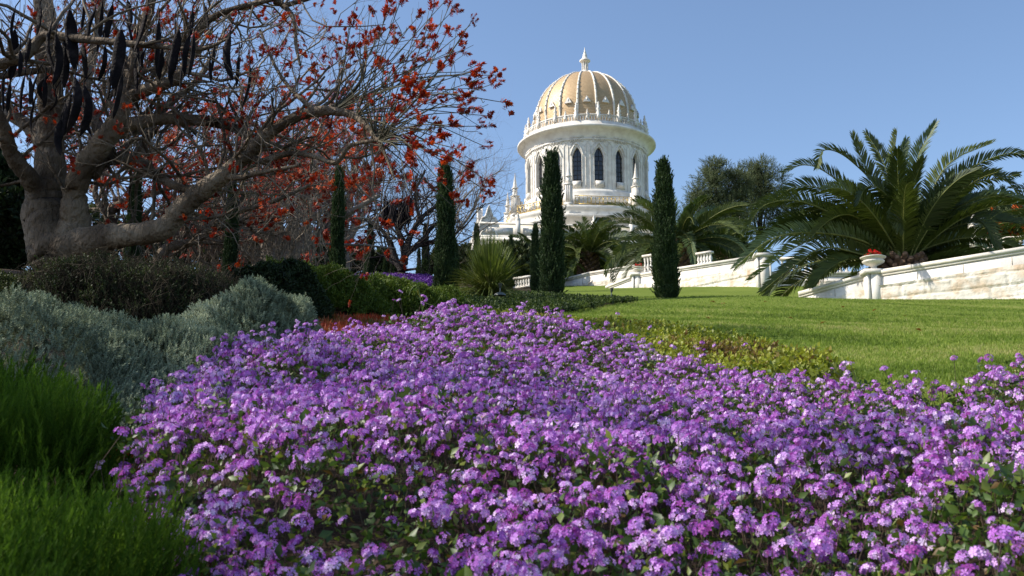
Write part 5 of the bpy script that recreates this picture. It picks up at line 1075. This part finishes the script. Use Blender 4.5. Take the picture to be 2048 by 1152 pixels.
# trees beyond the left edge that shade the left of the garden
def shade_tree(loc, top, r, n, seed, label, per=90, ls=.12):
    g = np.random.default_rng(seed); gz = H1(loc[0], loc[1]); o = empty('evergreen_tree', (loc[0], loc[1], gz), label, 'tree'); c = np.array([loc[0], loc[1], top]); wood = []
    d = dirs(n, g, 0); cs = c+d*(g.uniform(.15, 1, n)**.5)[:, None]*np.array(r)
    wood.append(tube([[loc[0], loc[1], gz-.2], [loc[0]+.1, loc[1], (gz+top)/2], c], [.22, .16, .08], 9))
    for q in cs[::2]: wood.append(tube([c-[0, 0, r[2]*.6], (c+q)/2, q], [.05, .03, .012], 4))
    bp('trunk', wood, M_bark_dark, o); bp('crown', [leafcloud(cs, g.uniform(.22, .42, n), per, upright_leaf(1, .5), ls, g)], M_dryleaf, o); return o
shade_tree((-5.9, 1.9), 4.6, (1.5, 1.5, .9), 30, 401, 'evergreen tree just outside the left edge shading the feathery bushes')
shade_tree((-7.6, 5.4), 5.4, (2.2, 1.9, 1.1), 36, 402, 'evergreen tree outside the left edge shading the silver foliage')
shade_tree((-10.6, 10.2), 8.0, (2.6, 2.4, 1.9), 85, 403, 'tall evergreen tree outside the left edge shading the big coral tree')

# ------------------------------------------------------------------ small garden things
def spotlight(px, py, Y, hpx, label, seed=0):
    b = P(px, py, Y); s = hpx/FPX*Y*1.02; o = empty('garden_spotlight', b, label, 'garden light', 'small garden spotlights')
    build('base', [lathe([(.5*s, -.05*s), (.48*s, .06*s), (.3*s, .18*s), (.14*s, .24*s), (.01, .25*s)], 16)], M_bronze, o, smooth=True)
    build('stem', [tube([[0, 0, .2*s], [0, 0, .75*s]], .05*s, 8)], M_bronze, o)
    build('lamp_head', [tube([[0, 0, .62*s], [.02*s, -.05*s, .75*s], [.05*s, -.10*s, 1.0*s]], [.08*s, .13*s, .16*s], 10)], M_bronze, o, smooth=True)
spotlight(1223, 598, 23, 22, 'small metal spotlight standing on the lawn between the two tall cypresses')
spotlight(1000, 590, 19, 24, 'small metal spotlight at the foot of the strap-leaved clump')
# thin weed stalk
b = P(848, 690, 6.5); o = empty('weed_stalk', b, 'thin pale green weed stalk standing in front of the green mound', 'weed'); pth = catmull([P(848, 690, 6.5)-b, P(846, 630, 6.5)-b, P(840, 590, 6.5)-b, P(833, 560, 6.5)-b], 10)
build('stem', [tube(pth, np.linspace(.004, .0015, 10), 4), tube(catmull([pth[5], P(868, 610, 6.4)-b, P(885, 585, 6.4)-b], 6), .0018, 3), tube(catmull([pth[8], P(825, 575, 6.5)-b, P(818, 590, 6.5)-b], 6), .0016, 3)], M_lleaf, o)
g = np.random.default_rng(5); lp_ = np.vstack([pth[3:]]*2)+g.normal(0, .01, (14, 3)); build('leaves', [inst(*upright_leaf(1, .3), frames(dirs(14, g, .6), g, .05), lp_, g.uniform(0, 1, 14))], M_lleaf, o)
# fallen leaves on the lawn
g = np.random.default_rng(77)
for k, (x, y) in enumerate([(1432, 606), (1450, 608), (1688, 617), (1745, 624), (1806, 632), (1588, 640), (1420, 640), (1245, 634), (1275, 640), (1530, 660), (1830, 660), (1535, 604), (1640, 650)]):
    Y = 5.
    for it in range(60):       # march to the lawn
        Y *= 1.035
        if P(x, y, Y)[2] <= H1(P(x, y, Y)[0], Y)+.03: break
    c = P(x, y, Y); v, f = leaf_t(1, .55, .2, .1)
    o = build('fallen_leaf', [(v*.07*max(1, Y/10), f, 0, .7)], M_succ); o.location = (c[0], c[1], c[2]+.01); o.rotation_euler = (g.uniform(-.3, .5), g.uniform(-.3, .3), g.uniform(0, 6)); tag(o, 'small fallen orange-brown leaf lying on the lawn', 'leaf', 'fallen leaves on the lawn')
print('objects', len(C.objects), 'faces', sum(len(m.polygons) for m in bpy.data.meshes))
